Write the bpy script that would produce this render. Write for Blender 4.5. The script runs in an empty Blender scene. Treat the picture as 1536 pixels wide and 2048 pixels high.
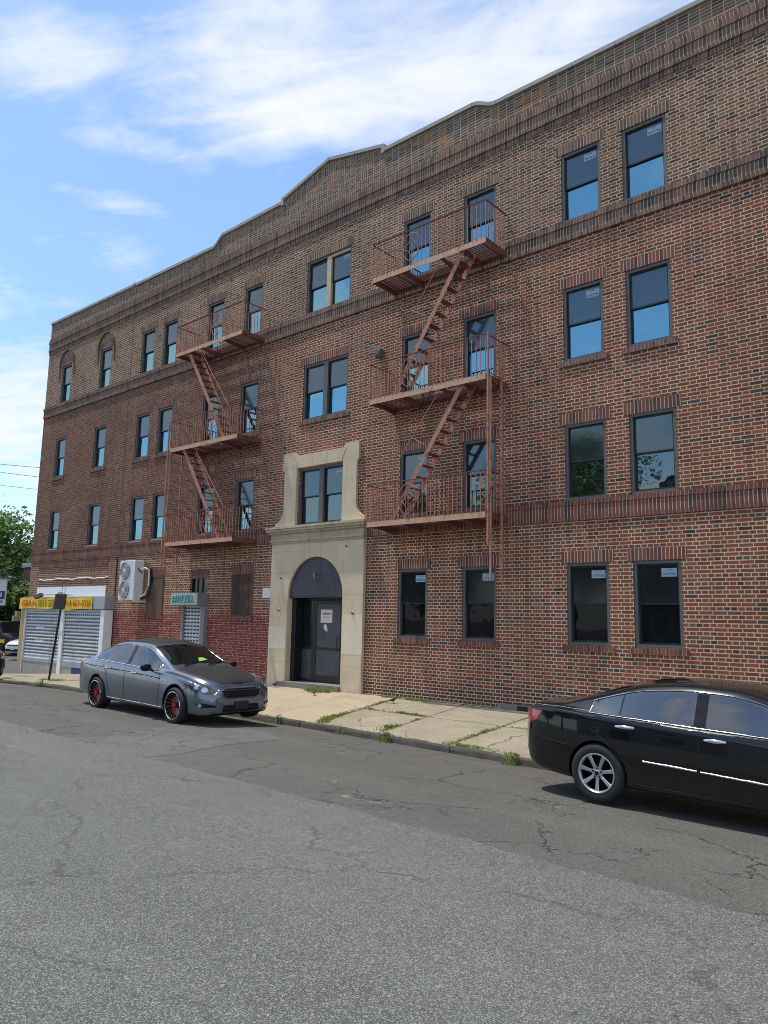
import bpy, math, random
import numpy as np
from mathutils import Vector, Matrix
from mathutils.bvhtree import BVHTree
from mathutils.geometry import delaunay_2d_cdt

R = math.radians
S = bpy.context.scene
COL = S.collection

# ------------------------------------------------------------------ camera
cam_d = bpy.data.cameras.new('camera')
cam_d.sensor_fit = 'VERTICAL'
cam_d.sensor_height = 36.0
cam_d.lens = 26.363
cam_d.clip_start = 0.05
cam_d.clip_end = 3000
cam = bpy.data.objects.new('camera', cam_d)
COL.objects.link(cam)
FW = Vector((-0.64790625, 0.74821482, 0.14280083))
RT = Vector((0.75774776, 0.65222089, 0.0206454))
UP = Vector((0.07769049, -0.12158329, 0.9895361))
CAM = Vector((0, -14.5, 1.9))
cam.matrix_world = Matrix(((RT.x, UP.x, -FW.x, CAM.x), (RT.y, UP.y, -FW.y, CAM.y), (RT.z, UP.z, -FW.z, CAM.z), (0, 0, 0, 1)))
S.camera = cam

# ------------------------------------------------------------------ light
SUN = Vector((-0.30, -0.13, 0.945)).normalized()
EL = math.asin(SUN.z)
AZ = math.atan2(SUN.x, SUN.y)
ld = bpy.data.lights.new('sun', 'SUN')
ld.energy = 1.9
ld.angle = R(1.0)
ld.color = (1.0, 0.93, 0.82)
sun = bpy.data.objects.new('sun', ld)
COL.objects.link(sun)
sun.rotation_euler = SUN.to_track_quat('Z', 'Y').to_euler()
S.view_settings.view_transform = 'Standard'
S.view_settings.look = 'None'
S.view_settings.exposure = 1.16
S.view_settings.gamma = 1.0
S.cycles.filter_width = 0.95
S.view_settings.use_curve_mapping = False


# ------------------------------------------------------------------ node helper: maths on sockets
class X:
    def __init__(s, nt, sock): s.nt, s.k = nt, sock
    def _m(s, op, b=None, c=None, clamp=False):
        n = s.nt.nodes.new('ShaderNodeMath'); n.operation = op; n.use_clamp = clamp
        for i, v in enumerate((s, b, c)):
            if v is None: continue
            if isinstance(v, X): s.nt.links.new(v.k, n.inputs[i])
            else: n.inputs[i].default_value = v
        return X(s.nt, n.outputs[0])
    def __add__(s, o): return s._m('ADD', o)
    def __radd__(s, o): return s._m('ADD', o)
    def __sub__(s, o): return s._m('SUBTRACT', o)
    def __rsub__(s, o): return (s * -1.0) + o
    def __mul__(s, o): return s._m('MULTIPLY', o)
    def __rmul__(s, o): return s._m('MULTIPLY', o)
    def __truediv__(s, o): return s._m('DIVIDE', o)
    def floor(s): return s._m('FLOOR')
    def mod(s, o): return s._m('FLOORED_MODULO', o)
    def min(s, o): return s._m('MINIMUM', o)
    def max(s, o): return s._m('MAXIMUM', o)
    def gt(s, o): return s._m('GREATER_THAN', o)
    def lt(s, o): return s._m('LESS_THAN', o)
    def abs(s): return s._m('ABSOLUTE')
    def pow(s, o): return s._m('POWER', o)
    def exp(s): return s._m('EXPONENT')
    def clamp(s): return s._m('ADD', 0.0, clamp=True)
    def ss(s, a, b):
        n = s.nt.nodes.new('ShaderNodeMapRange'); n.interpolation_type = 'SMOOTHSTEP'
        s.nt.links.new(s.k, n.inputs[0])
        n.inputs[1].default_value = a; n.inputs[2].default_value = b
        return X(s.nt, n.outputs[0])


class NT:
    """a node tree with short makers"""
    def __init__(s, nt): s.nt = nt; s.n = nt.nodes; s.l = nt.links
    def val(s, v):
        n = s.n.new('ShaderNodeValue'); n.outputs[0].default_value = v; return X(s.nt, n.outputs[0])
    def vec(s, x, y, z):
        n = s.n.new('ShaderNodeCombineXYZ')
        for i, v in enumerate((x, y, z)):
            if isinstance(v, X): s.l.new(v.k, n.inputs[i])
            else: n.inputs[i].default_value = v
        return n.outputs[0]
    def sep(s, v):
        n = s.n.new('ShaderNodeSeparateXYZ'); s.l.new(v, n.inputs[0])
        return [X(s.nt, o) for o in n.outputs]
    def obj(s):
        return s.n.new('ShaderNodeTexCoord').outputs['Object']
    def noise(s, v, scale, detail=4, rough=0.55, dist=0.0, col=False):
        n = s.n.new('ShaderNodeTexNoise'); s.l.new(v, n.inputs['Vector'])
        n.inputs['Scale'].default_value = scale; n.inputs['Detail'].default_value = detail
        n.inputs['Roughness'].default_value = rough; n.inputs['Distortion'].default_value = dist
        return n.outputs['Color'] if col else X(s.nt, n.outputs['Fac'])
    def voro(s, v, scale, feature='F1', rnd=1.0, out='Distance'):
        n = s.n.new('ShaderNodeTexVoronoi'); n.feature = feature
        s.l.new(v, n.inputs['Vector']); n.inputs['Scale'].default_value = scale
        n.inputs['Randomness'].default_value = rnd
        return n.outputs[out] if out == 'Color' else X(s.nt, n.outputs[out])
    def white(s, v):
        n = s.n.new('ShaderNodeTexWhiteNoise'); n.noise_dimensions = '3D'; s.l.new(v, n.inputs['Vector'])
        return X(s.nt, n.outputs['Value'])
    def ramp(s, f, stops, interp='LINEAR'):
        n = s.n.new('ShaderNodeValToRGB'); s.l.new(f.k, n.inputs[0])
        cr = n.color_ramp; cr.interpolation = interp
        while len(cr.elements) < len(stops): cr.elements.new(0.5)
        for e, (p, c) in zip(cr.elements, stops): e.position = p; e.color = (*c, 1)
        return n.outputs[0]
    def mix(s, f, a, b, mode='MIX'):
        n = s.n.new('ShaderNodeMix'); n.data_type = 'RGBA'; n.blend_type = mode
        n.clamp_factor = True
        for i, v in ((0, f), (6, a), (7, b)):
            if isinstance(v, X): s.l.new(v.k, n.inputs[i])
            elif isinstance(v, (int, float)): n.inputs[i].default_value = v
            elif isinstance(v, tuple): n.inputs[i].default_value = (*v, 1)
            else: s.l.new(v, n.inputs[i])
        return n.outputs[2]
    def bump(s, h, strength=0.5, dist=0.01):
        n = s.n.new('ShaderNodeBump'); n.inputs['Strength'].default_value = strength
        n.inputs['Distance'].default_value = dist; s.l.new(h.k, n.inputs['Height']); return n.outputs[0]


def newmat(name):
    m = bpy.data.materials.new(name); m.use_nodes = True
    b = m.node_tree.nodes['Principled BSDF']
    return m, NT(m.node_tree), b


def setc(t, b, col=None, rough=None, normal=None):
    for key, v in (('Base Color', col), ('Roughness', rough), ('Normal', normal)):
        if v is None: continue
        if isinstance(v, X): t.l.new(v.k, b.inputs[key])
        elif isinstance(v, tuple): b.inputs[key].default_value = (*v, 1)
        elif isinstance(v, (int, float)): b.inputs[key].default_value = v
        else: t.l.new(v, b.inputs[key])


# ------------------------------------------------------------------ world: Nishita sky with cirrus
W = bpy.data.worlds.new('World'); S.world = W; W.use_nodes = True
wt = NT(W.node_tree)
bg = W.node_tree.nodes['Background']
sky = wt.n.new('ShaderNodeTexSky'); sky.sky_type = 'NISHITA'; sky.sun_disc = False
sky.sun_elevation = EL; sky.sun_rotation = AZ
sky.air_density = 1.0; sky.dust_density = 0.7; sky.ozone_density = 1.6
gd = wt.n.new('ShaderNodeTexCoord').outputs['Generated']
dx, dy, dz = wt.sep(gd)
den = dz.max(0.0) + 0.15
px, py = dx / den, dy / den
P2 = wt.vec(px, py, 0.0)
def blob(cx, cy, ang, a, b):
    c, s_ = math.cos(ang), math.sin(ang)
    u = ((px - cx) * c + (py - cy) * s_) / a
    v = ((py - cy) * c - (px - cx) * s_) / b
    return (((u * u) + (v * v)) * -1.0).exp()
n1 = wt.noise(P2, 3.0, 9, 0.62, 0.35)
mapn = wt.vec((px * 0.86 + py * 0.5) * 2.2, (py * 0.86 - px * 0.5) * 6.5, 3.0)
n2 = wt.noise(mapn, 1.5, 9, 0.6, 0.5)
nn = n1 * 0.55 + n2 * 0.45
bl = blob(-1.0, 0.40, 0.5, 0.13, 0.085) * 1.05
bl = bl.max(blob(-0.66, 0.78, 0.55, 0.42, 0.19) * 1.12)
bl = bl.max(blob(-0.70, 0.59, 0.55, 0.13, 0.055) * 0.85)
bl = bl.max(blob(-0.84, 0.70, 0.25, 0.16, 0.12) * 0.95)
bl = bl.max(blob(-1.08, 0.60, 0.9, 0.13, 0.05) * 0.7)
bl = bl.max(blob(-1.24, 0.63, 1.2, 0.16, 0.05) * 0.72)
bl = bl.max(blob(-0.62, 0.50, 0.6, 0.10, 0.05) * 0.7)
bl = bl.max(blob(-2.4, 0.95, 0.3, 0.75, 0.85) * 1.0)
bl = bl.max(blob(-0.28, -0.80, 0.15, 0.55, 0.20) * 0.95)
# unseen clouds: some mirrored in glass, general cover thickened to neutralise ambient light
seen = (px * -1.0).ss(0.1, 0.5) * py.ss(0.1, 0.45)
n3 = wt.noise(P2, 2.1, 9, 0.62, 0.5)
bl = bl.max((1.0 - seen) * n3.ss(0.44, 0.57) * 1.0)
bl = bl.max(blob(-1.9, -1.0, 0.0, 0.6, 0.5) * 1.0)
bl = bl * (1.0 - blob(-0.58, -1.45, 0.0, 0.42, 0.5))
cd = (bl * 1.05 + (nn - 0.5) * 3.3 - 0.14).ss(0.0, 1.15).max(0.02 + n1 * 0.10)
haze = (dz.max(0.0) * -7.0).exp()
cd = cd.max(haze * 0.75)
cd = cd * 0.94
cloudc = wt.mix(wt.noise(P2, 5.0, 6, 0.6), (3.55, 3.8, 4.1), (4.4, 4.45, 4.5))
skyc = wt.mix(0.90, sky.outputs[0], (0.70, 0.86, 0.99), 'MULTIPLY')
final = wt.mix(cd, skyc, cloudc)
wt.l.new(final, bg.inputs['Color'])
bg.inputs['Strength'].default_value = 0.108


# ------------------------------------------------------------------ mesh helpers
class MB:
    """collects faces; build() links them as one mesh object"""
    def __init__(s): s.v, s.f, s.mi = [], [], []
    def add(s, vs, fs, mi=0):
        o = len(s.v); s.v += [tuple(p) for p in vs]
        s.f += [tuple(i + o for i in f) for f in fs]; s.mi += [mi] * len(fs); return s
    def quad(s, a, b, c, d, mi=0): return s.add([a, b, c, d], [(0, 1, 2, 3)], mi)
    def box(s, x0, x1, y0, y1, z0, z1, mi=0):
        v = [(x, y, z) for x in (x0, x1) for y in (y0, y1) for z in (z0, z1)]
        return s.add(v, [(0, 1, 3, 2), (4, 6, 7, 5), (0, 4, 5, 1), (2, 3, 7, 6), (0, 2, 6, 4), (1, 5, 7, 3)], mi)
    def bar(s, a, b, w, h, mi=0, up=(0, 0, 1)):
        """rectangular bar from a to b, w across, h along 'up'"""
        a, b = Vector(a), Vector(b); d = (b - a).normalized(); u = Vector(up)
        if abs(d.dot(u)) > 0.99: u = Vector((0, 1, 0))
        r = d.cross(u).normalized(); u = r.cross(d)
        v = [p + r * (w / 2) * i + u * (h / 2) * j for p in (a, b) for i, j in ((-1, -1), (1, -1), (1, 1), (-1, 1))]
        return s.add(v, [(3, 2, 1, 0), (4, 5, 6, 7), (0, 1, 5, 4), (1, 2, 6, 5), (2, 3, 7, 6), (3, 0, 4, 7)], mi)
    def tube(s, pts, r, n=6, mi=0, closed=False):
        pts = [Vector(p) for p in pts]; m = len(pts); rings = []
        ref = Vector((0.13, 0.31, 0.94))
        for i, p in enumerate(pts):
            if closed: d = pts[(i + 1) % m] - pts[i - 1]
            else: d = pts[min(i + 1, m - 1)] - pts[max(i - 1, 0)]
            d.normalize(); a = d.cross(ref)
            if a.length < 1e-3: a = d.cross(Vector((1, 0, 0)))
            a.normalize(); b = d.cross(a)
            rr = r[i] if isinstance(r, (list, tuple)) else r
            rings.append([p + (a * math.cos(t) + b * math.sin(t)) * rr for t in (2 * math.pi * k / n for k in range(n))])
        v = [q for rg in rings for q in rg]; f = []
        for i in range(m if closed else m - 1):
            j = (i + 1) % m
            for k in range(n): f.append((i * n + k, i * n + (k + 1) % n, j * n + (k + 1) % n, j * n + k))
        if not closed: f += [tuple(range(n))[::-1], tuple((m - 1) * n + k for k in range(n))]
        return s.add(v, f, mi)
    def prism(s, poly, y0, y1, mi=0, axis='y'):
        """poly in (x,z) extruded along y (axis y), or (y,z) along x (axis x)"""
        n = len(poly)
        mk = (lambda p, t: (p[0], t, p[1])) if axis == 'y' else (lambda p, t: (t, p[0], p[1]))
        v = [mk(p, y0) for p in poly] + [mk(p, y1) for p in poly]
        f = [tuple(range(n)), tuple(range(2 * n - 1, n - 1, -1))] + [(i, i + n, (i + 1) % n + n, (i + 1) % n) for i in range(n)]
        return s.add(v, f, mi)
    def lathe(s, prof, axis='y', n=32, mi=0, c=(0, 0, 0), closed=False):
        """prof: (radius, along)"""
        v, f, m = [], [], len(prof)
        for k in range(n):
            t = 2 * math.pi * k / n
            for r, h in prof:
                a, b = r * math.cos(t), r * math.sin(t)
                p = {'y': (a, h, b), 'z': (a, b, h), 'x': (h, a, b)}[axis]
                v.append((p[0] + c[0], p[1] + c[1], p[2] + c[2]))
        for k in range(n):
            k2 = (k + 1) % n
            for i in range(m if closed else m - 1):
                j = (i + 1) % m
                f.append((k * m + i, k * m + j, k2 * m + j, k2 * m + i))
        return s.add(v, f, mi)
    def build(s, name, mats, parent=None, smooth=None, loc=None):
        me = bpy.data.meshes.new(name); me.from_pydata(s.v, [], s.f)
        for m in (mats if isinstance(mats, (list, tuple)) else [mats]): me.materials.append(m)
        if any(s.mi): me.polygons.foreach_set('material_index', s.mi)
        fix_normals(me)
        if smooth is not None:
            me.polygons.foreach_set('use_smooth', [True] * len(me.polygons))
            me.set_sharp_from_angle(angle=R(smooth))
        me.update()
        o = bpy.data.objects.new(name, me); COL.objects.link(o)
        if parent is not None: o.parent = parent
        if loc is not None: o.location = loc
        return o


import bmesh
def fix_normals(me):
    bm = bmesh.new(); bm.from_mesh(me)
    bmesh.ops.recalc_face_normals(bm, faces=bm.faces); bm.to_mesh(me); bm.free()


def tag(o, label, cat, group=None, kind=None):
    if label: o['label'] = label
    if cat: o['category'] = cat
    if group: o['group'] = group
    if kind: o['kind'] = kind
    return o


def thing(name, label, cat, loc=(0, 0, 0), rz=0.0, group=None):
    o = bpy.data.objects.new(name, None); o.empty_display_size = 0.3; COL.objects.link(o)
    o.location = loc; o.rotation_euler = (0, 0, rz)
    return tag(o, label, cat, group)


def structure(o): o['kind'] = 'structure'; return o


def copy_tree(o, parent=None):
    c = o.copy(); COL.objects.link(c)
    if parent is not None: c.parent = parent
    for ch in list(o.children): copy_tree(ch, c)
    return c


def text_mesh(name, body, size, mat, parent, origin, right=(1, 0, 0), up=(0, 0, 1), width=None, bold=0.0, depth=0.002, align='CENTER', height=None):
    cu = bpy.data.curves.new(name, 'FONT'); cu.body = body; cu.size = size; cu.extrude = depth; cu.offset = bold
    cu.align_x = align; cu.align_y = 'CENTER'; cu.resolution_u = 3; cu.space_character = 1.12
    to = bpy.data.objects.new(name, cu)
    me = bpy.data.meshes.new_from_object(to)
    bpy.data.objects.remove(to)
    co = np.array([v.co for v in me.vertices]); wx = co[:, 0].max() - co[:, 0].min(); hy = co[:, 1].max() - co[:, 1].min()
    sx = width / wx if width else 1.0
    sy = height / hy if height else 1.0
    r_, u_ = Vector(right), Vector(up); n_ = r_.cross(u_)
    o_ = Vector(origin); mx = (co[:, 0].max() + co[:, 0].min()) / 2 if align == 'CENTER' else co[:, 0].min()
    my = (co[:, 1].max() + co[:, 1].min()) / 2
    for v in me.vertices:
        p = v.co; v.co = o_ + r_ * (p.x - mx) * sx + u_ * (p.y - my) * sy + n_ * p.z
    me.materials.clear(); me.materials.append(mat)
    ob = bpy.data.objects.new(name, me); COL.objects.link(ob)
    if parent is not None: ob.parent = parent
    return ob


# ------------------------------------------------------------------ plain materials
def plain(name, col, rough=0.6, metal=0.0, var=0.12, scale=6.0, coat=0.0, bump=0.0, spec=None):
    m, t, b = newmat(name)
    o = t.obj(); n = t.noise(o, scale, 5, 0.6)
    c = t.ramp(n, [(0.25, tuple(x * (1 - var) for x in col)), (0.75, tuple(min(1, x * (1 + var)) for x in col))])
    setc(t, b, c, rough)
    b.inputs['Metallic'].default_value = metal
    if coat: b.inputs['Coat Weight'].default_value = coat; b.inputs['Coat Roughness'].default_value = 0.04
    if spec is not None: b.inputs['Specular IOR Level'].default_value = spec
    if bump:
        n2 = t.noise(o, scale * 8, 4, 0.6); setc(t, b, normal=t.bump(n2, 0.6, bump))
    return m


CH = 0.0765      # brick course
BL = 0.25        # stretcher + joint


def brick_material():
    m, t, b = newmat('brick_wall')
    o = t.obj(); x, y, z = t.sep(o)
    wob = t.noise(o, 24.0, 3, 0.6)
    h = x + y + 80.0 + (wob - 0.5) * 0.006
    zz = z + 4.0 + (t.noise(o, 19.0, 3, 0.6) - 0.5) * 0.006
    row = (zz / CH).floor(); v = zz - row * CH; par = row.mod(2.0)
    # ground storey: English bond
    pe = par * (-BL / 2) + BL
    ue = (h + par * (BL / 4)) / pe; ie = ue.floor(); fe = (ue - ie) * pe; de = fe.min(pe - fe)
    # above: Flemish bond
    P = 1.5 * BL
    uf = (h + par * (0.75 * BL)) / P; k = uf.floor(); r_ = uf * P - k * P
    isH = r_.gt(BL); fl = r_ - isH * BL; w = isH * (-BL / 2) + BL; df = fl.min(w - fl); idf = k * 2.0 + isH
    E = z.lt(4.02)
    head = isH + E * (par - isH)
    bid = idf + E * (ie - idf); d = df + E * (de - df)
    edge = d.min(v.min(v * -1.0 + CH))
    rnd = t.white(t.vec(bid, row, head)); rnd2 = t.white(t.vec(bid + 7.3, row, head + 3.0))
    big = t.noise(o, 0.35, 4, 0.55); mid = t.noise(o, 1.6, 5, 0.6)
    # zones of the wall
    top = z.ss(10.4, 10.9)                                   # browner fourth storey
    left = (x * -1.0 + (mid - 0.5) * 3.0).ss(15.0, 21.0)      # darker, thin-jointed brick toward the corner
    body = t.ramp(rnd, [(0.0, (0.0671, 0.0405, 0.0333)), (0.04, (0.0775, 0.0648, 0.0692)), (0.08, (0.1193, 0.0674, 0.0395)),
                        (0.17, (0.1760, 0.0674, 0.0383)), (0.55, (0.2311, 0.0648, 0.0346)), (0.80, (0.2982, 0.0809, 0.0420)),
                        (0.95, (0.2162, 0.1012, 0.0556)), (1.0, (0.3131, 0.1147, 0.0618))])
    heads = t.ramp(rnd, [(0.0, (0.0507, 0.0459, 0.0519)), (0.07, (0.0745, 0.0674, 0.0741)), (0.14, (0.1267, 0.0890, 0.0519)),
                         (0.32, (0.1566, 0.0836, 0.0494)), (0.78, (0.2237, 0.0864, 0.0519)), (1.0, (0.2684, 0.0971, 0.0580))])
    body = t.mix(head, body, heads)
    tan = t.ramp(rnd, [(0.0, (0.0567, 0.0413, 0.0373)), (0.10, (0.0820, 0.0577, 0.0470)), (0.45, (0.1670, 0.0963, 0.0609)),
                       (0.8, (0.2087, 0.1156, 0.0719)), (1.0, (0.2460, 0.1293, 0.0899))])
    body = t.mix(top * 0.85, body, tan)
    brown = t.ramp(rnd, [(0.0, (0.0596, 0.0378, 0.0321)), (0.4, (0.1462, 0.0620, 0.0420)), (1.0, (0.2237, 0.0836, 0.0519))])
    body = t.mix(left * (1.0 - top) * z.ss(3.6, 4.4) * 0.8, body, brown)
    body = t.mix(0.35, body, t.ramp(rnd2, [(0, (0.55, 0.55, 0.55)), (1, (1.2, 1.2, 1.2))]), 'MULTIPLY')
    fine = t.noise(o, 70.0, 4, 0.7)
    body = t.mix(0.5, body, t.ramp(fine, [(0.3, (0.75, 0.75, 0.75)), (0.75, (1.2, 1.18, 1.15))]), 'MULTIPLY')
    mort_light = t.ramp(mid, [(0.3, (0.4830, 0.3372, 0.2132)), (0.7, (0.6720, 0.4940, 0.3306))])
    mort_dim = t.ramp(mid, [(0.3, (0.1789, 0.1147, 0.0741)), (0.7, (0.2982, 0.1956, 0.1235))])
    dim = (left * (1.0 - top) * z.ss(3.9, 4.6) * 0.85).max((big + (mid - 0.5) * 0.5).ss(0.60, 0.74) * z.ss(3.6, 4.6) * 0.55)
    mort_top = t.ramp(mid, [(0.3, (0.4410, 0.3277, 0.2044)), (0.7, (0.6090, 0.4607, 0.3001))])
    mort = t.mix(top, t.mix(dim, mort_light, mort_dim), mort_top)
    # old red paint along the ground storey beside the shop
    paint_edge = z + (mid - 0.5) * 1.2 + (t.noise(o, 5.0, 4, 0.6) - 0.5) * 0.5
    paint = (1.0 - paint_edge.ss(1.92, 2.20)) * (x * -1.0).ss(16.6, 16.7) * (1.0 - (x * -1.0).ss(27.5, 28.5))
    wear = t.noise(o, 9.0, 5, 0.7).ss(0.38, 0.56)
    redp = t.ramp(rnd2, [(0, (0.185, 0.025, 0.027)), (1, (0.250, 0.043, 0.040))])
    body = t.mix(paint * (wear * 0.35 + 0.6), body, redp)
    mort = t.mix(paint * wear * 0.75, mort, (0.2535, 0.0674, 0.0568))
    # soot below the belts and the balconies' drip line, pale efflorescence here and there
    streak = t.noise(t.vec(x * 1.0, y, z * 0.18), 2.2, 5, 0.65)
    soot = streak.ss(0.52, 0.75) * (z.ss(8.9, 10.3) * (1.0 - top) * 0.7 + big.ss(0.5, 0.72) * 0.45)
    base_soot = (1.0 - (z + (mid - 0.5) * 0.5).ss(0.1, 0.75)) * (x * -1.0).ss(5.5, 8.5) * (1.0 - (x * -1.0).ss(13.2, 13.3)) * 0.6
    body = t.mix(soot.max(base_soot), body, (0.0447, 0.0364, 0.0321))
    mort = t.mix(soot * 0.75, mort, (0.1267, 0.0944, 0.0717))
    eff = t.noise(o, 1.1, 6, 0.7, 0.6).ss(0.66, 0.74) * t.noise(o, 14.0, 4, 0.6).ss(0.45, 0.6)
    body = t.mix(eff * 0.35, body, (0.3780, 0.3135, 0.2436))
    jw = mid * 0.003 + 0.0060
    mk = 1.0 - ((edge - jw) / 0.0035).ss(0.0, 1.0)
    col = t.mix(mk, body, mort)
    col = t.mix(0.75, col, t.ramp(big, [(0.3, (0.72, 0.70, 0.68)), (0.7, (1.14, 1.13, 1.12))]), 'MULTIPLY')
    runs = t.noise(t.vec(x * 2.2, y, z * 0.22), 1.5, 6, 0.7).ss(0.50, 0.72)
    col = t.mix(runs * 0.45, col, t.mix(1.0, col, (0.5460, 0.4655, 0.4089), 'MULTIPLY'))
    hgt = (1.0 - mk) * (rnd2 * 0.35 + 0.75) + fine * 0.15
    col = t.mix(1.0, col, (0.97, 1.0, 1.06), 'MULTIPLY')
    setc(t, b, col, 0.88, t.bump(hgt, 0.55, 0.008))
    b.inputs['Specular IOR Level'].default_value = 0.25
    return m


def soldier_material(name, cols, mort, joint=0.006, course=None):
    """bricks standing on end: joints every course width along the wall"""
    m, t, b = newmat(name)
    o = t.obj(); x, y, z = t.sep(o)
    wob = t.noise(o, 24.0, 3, 0.6)
    h = (x + y + 80.0 + (wob - 0.5) * 0.006) / CH; i = h.floor(); f = (h - i) * CH
    e = f.min(f * -1.0 + CH)
    rnd = t.white(t.vec(i, (z * 2.0).floor(), 2.0)); mid = t.noise(o, 1.6, 5, 0.6)
    c = t.ramp(rnd, cols)
    fine = t.noise(o, 70.0, 4, 0.7)
    c = t.mix(0.5, c, t.ramp(fine, [(0.3, (0.75, 0.75, 0.75)), (0.75, (1.2, 1.18, 1.15))]), 'MULTIPLY')
    soot = t.noise(t.vec(x, y, z * 0.3), 1.3, 5, 0.65).ss(0.5, 0.72)
    left = (x * -1.0 + (mid - 0.5) * 3.0).ss(15.0, 21.0)
    c = t.mix(soot * 0.6, c, (0.0540, 0.0469, 0.0440))
    mk = 1.0 - ((e - joint) / 0.0035).ss(0.0, 1.0)
    mc = t.mix((left * 0.75).max(soot * 0.6), t.ramp(mid, [(0.3, tuple(q * 0.8 for q in mort)), (0.7, mort)]), (0.1562, 0.1136, 0.0852))
    setc(t, b, t.mix(mk, c, mc), 0.88, t.bump((1.0 - mk) + fine * 0.15, 0.55, 0.008))
    b.inputs['Specular IOR Level'].default_value = 0.25
    return m


def parapet_material():
    """stacked basket-weave brick with orange patches and lichen-tinted joints"""
    m, t, b = newmat('parapet_brick')
    o = t.obj(); x, y, z = t.sep(o)
    wob = t.noise(o, 24.0, 3, 0.6)
    h = x + y + 80.0 + (wob - 0.5) * 0.006; zz = z + 4.0
    C = 3 * CH
    iu = (h / C).floor(); iv = (zz / C).floor(); fu = h - iu * C; fv = zz - iv * C
    chk = (iu + iv).mod(2.0)
    gable = (x + 14.95).abs().lt(2.0)
    vert = chk * gable
    s1 = fv + vert * (fu - fv); s2 = fu + vert * (fv - fu)
    k = (s1 / CH).floor(); f1 = s1 - k * CH
    d = f1.min(f1 * -1.0 + CH).min(s2.min(s2 * -1.0 + C))
    rnd = t.white(t.vec(iu, iv, k)); mid = t.noise(o, 1.2, 5, 0.6)
    c = t.ramp(rnd, [(0, (0.0568, 0.0454, 0.0398)), (0.4, (0.1207, 0.0781, 0.0511)), (1, (0.1846, 0.1022, 0.0639))])
    orange = t.ramp(rnd, [(0, (0.1988, 0.0852, 0.0398)), (1, (0.3692, 0.1562, 0.0639))])
    patch = t.noise(t.vec(x, y, z * 0.5), 0.9, 5, 0.65).ss(0.48, 0.6) * (1.0 - gable * 0.85) * ((x + 14.95).abs().lt(7.5) * 0.7 + 0.3)
    c = t.mix(patch * 0.55, t.mix(1.0, c, (1.15, 1.2, 1.3), 'MULTIPLY'), orange)
    fine = t.noise(o, 70.0, 4, 0.7)
    mk = 1.0 - ((d - 0.006) / 0.0035).ss(0.0, 1.0)
    mc = t.mix(patch * 0.5, (0.40, 0.36, 0.27), (0.40, 0.33, 0.13))
    setc(t, b, t.mix(mk, c, mc), 0.9, t.bump((1.0 - mk) + fine * 0.15, 0.55, 0.008))
    b.inputs['Specular IOR Level'].default_value = 0.25
    return m


M = {}
M['brick'] = brick_material()
RED = [(0.0, (0.0668, 0.0429, 0.0431)), (0.2, (0.1419, 0.0582, 0.0460)), (0.6, (0.1920, 0.0689, 0.0489)), (1.0, (0.2587, 0.0919, 0.0604))]
DRK = [(0.0, (0.0713, 0.0577, 0.0536)), (0.4, (0.1544, 0.0955, 0.0744)), (1.0, (0.2493, 0.1376, 0.0991))]
M['soldier'] = soldier_material('soldier_brick', RED, (0.50, 0.42, 0.32))
M['soldier_top'] = soldier_material('soldier_brick_brown', DRK, (0.46, 0.39, 0.28))
M['rowlock'] = soldier_material('rowlock_brick', DRK, (0.3692, 0.2982, 0.2272), 0.004)
M['rowlock_red'] = soldier_material('rowlock_brick_red', RED, (0.3692, 0.2840, 0.2130), 0.004)
M['parapet'] = parapet_material()


def stone_material(name, base, dirt=0.5):
    m, t, b = newmat(name)
    o = t.obj(); x, y, z = t.sep(o)
    n = t.noise(o, 1.4, 6, 0.6); f = t.noise(o, 60, 4, 0.7)
    st = t.noise(t.vec(x * 3.0, y * 3.0, z * 0.35), 1.6, 5, 0.65)
    c = t.ramp(n, [(0.25, tuple(q * 0.82 for q in base)), (0.75, tuple(q * 1.08 for q in base))])
    c = t.mix(st.ss(0.5, 0.75) * dirt, c, tuple(q * 0.48 for q in base))
    c = t.mix(0.4, c, t.ramp(f, [(0.3, (0.85, 0.85, 0.85)), (0.7, (1.1, 1.1, 1.1))]), 'MULTIPLY')
    # cut-stone joints
    j1 = ((z - 0.07) / 0.62); j1 = (j1 - j1.floor()); jl = (j1.min(1.0 - j1)).lt(0.010)
    c = t.mix(jl * 0.55, c, tuple(q * 0.6 for q in base))
    setc(t, b, c, 0.85, t.bump(f, 0.3, 0.004))
    return m


M['stone'] = stone_material('limestone', (0.64, 0.525, 0.355), 0.6)
M['stone_pale'] = plain('limestone_clean', (0.68, 0.595, 0.44), 0.85, var=0.06)
M['stone_cornice'] = stone_material('limestone_weathered', (0.50, 0.42, 0.295), 0.85)
M['coping'] = stone_material('coping_stone', (0.36, 0.35, 0.32), 0.5)
M['step'] = plain('step_stone', (0.20, 0.19, 0.165), 0.9, var=0.25, scale=5, bump=0.004)
M['casing'] = plain('window_casing', (0.105, 0.100, 0.094), 0.55, var=0.08)
M['sash'] = plain('black_sash', (0.012, 0.013, 0.015), 0.4, var=0.1)
M['pale_wood'] = plain('bare_wood', (0.52, 0.42, 0.27), 0.8, var=0.15)
M['white_sill'] = plain('pale_sill', (0.42, 0.40, 0.37), 0.7)
M['black_alu'] = plain('black_aluminium', (0.010, 0.011, 0.014), 0.35, var=0.1)
M['roof'] = plain('roof_felt', (0.06, 0.06, 0.06), 0.9)


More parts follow.
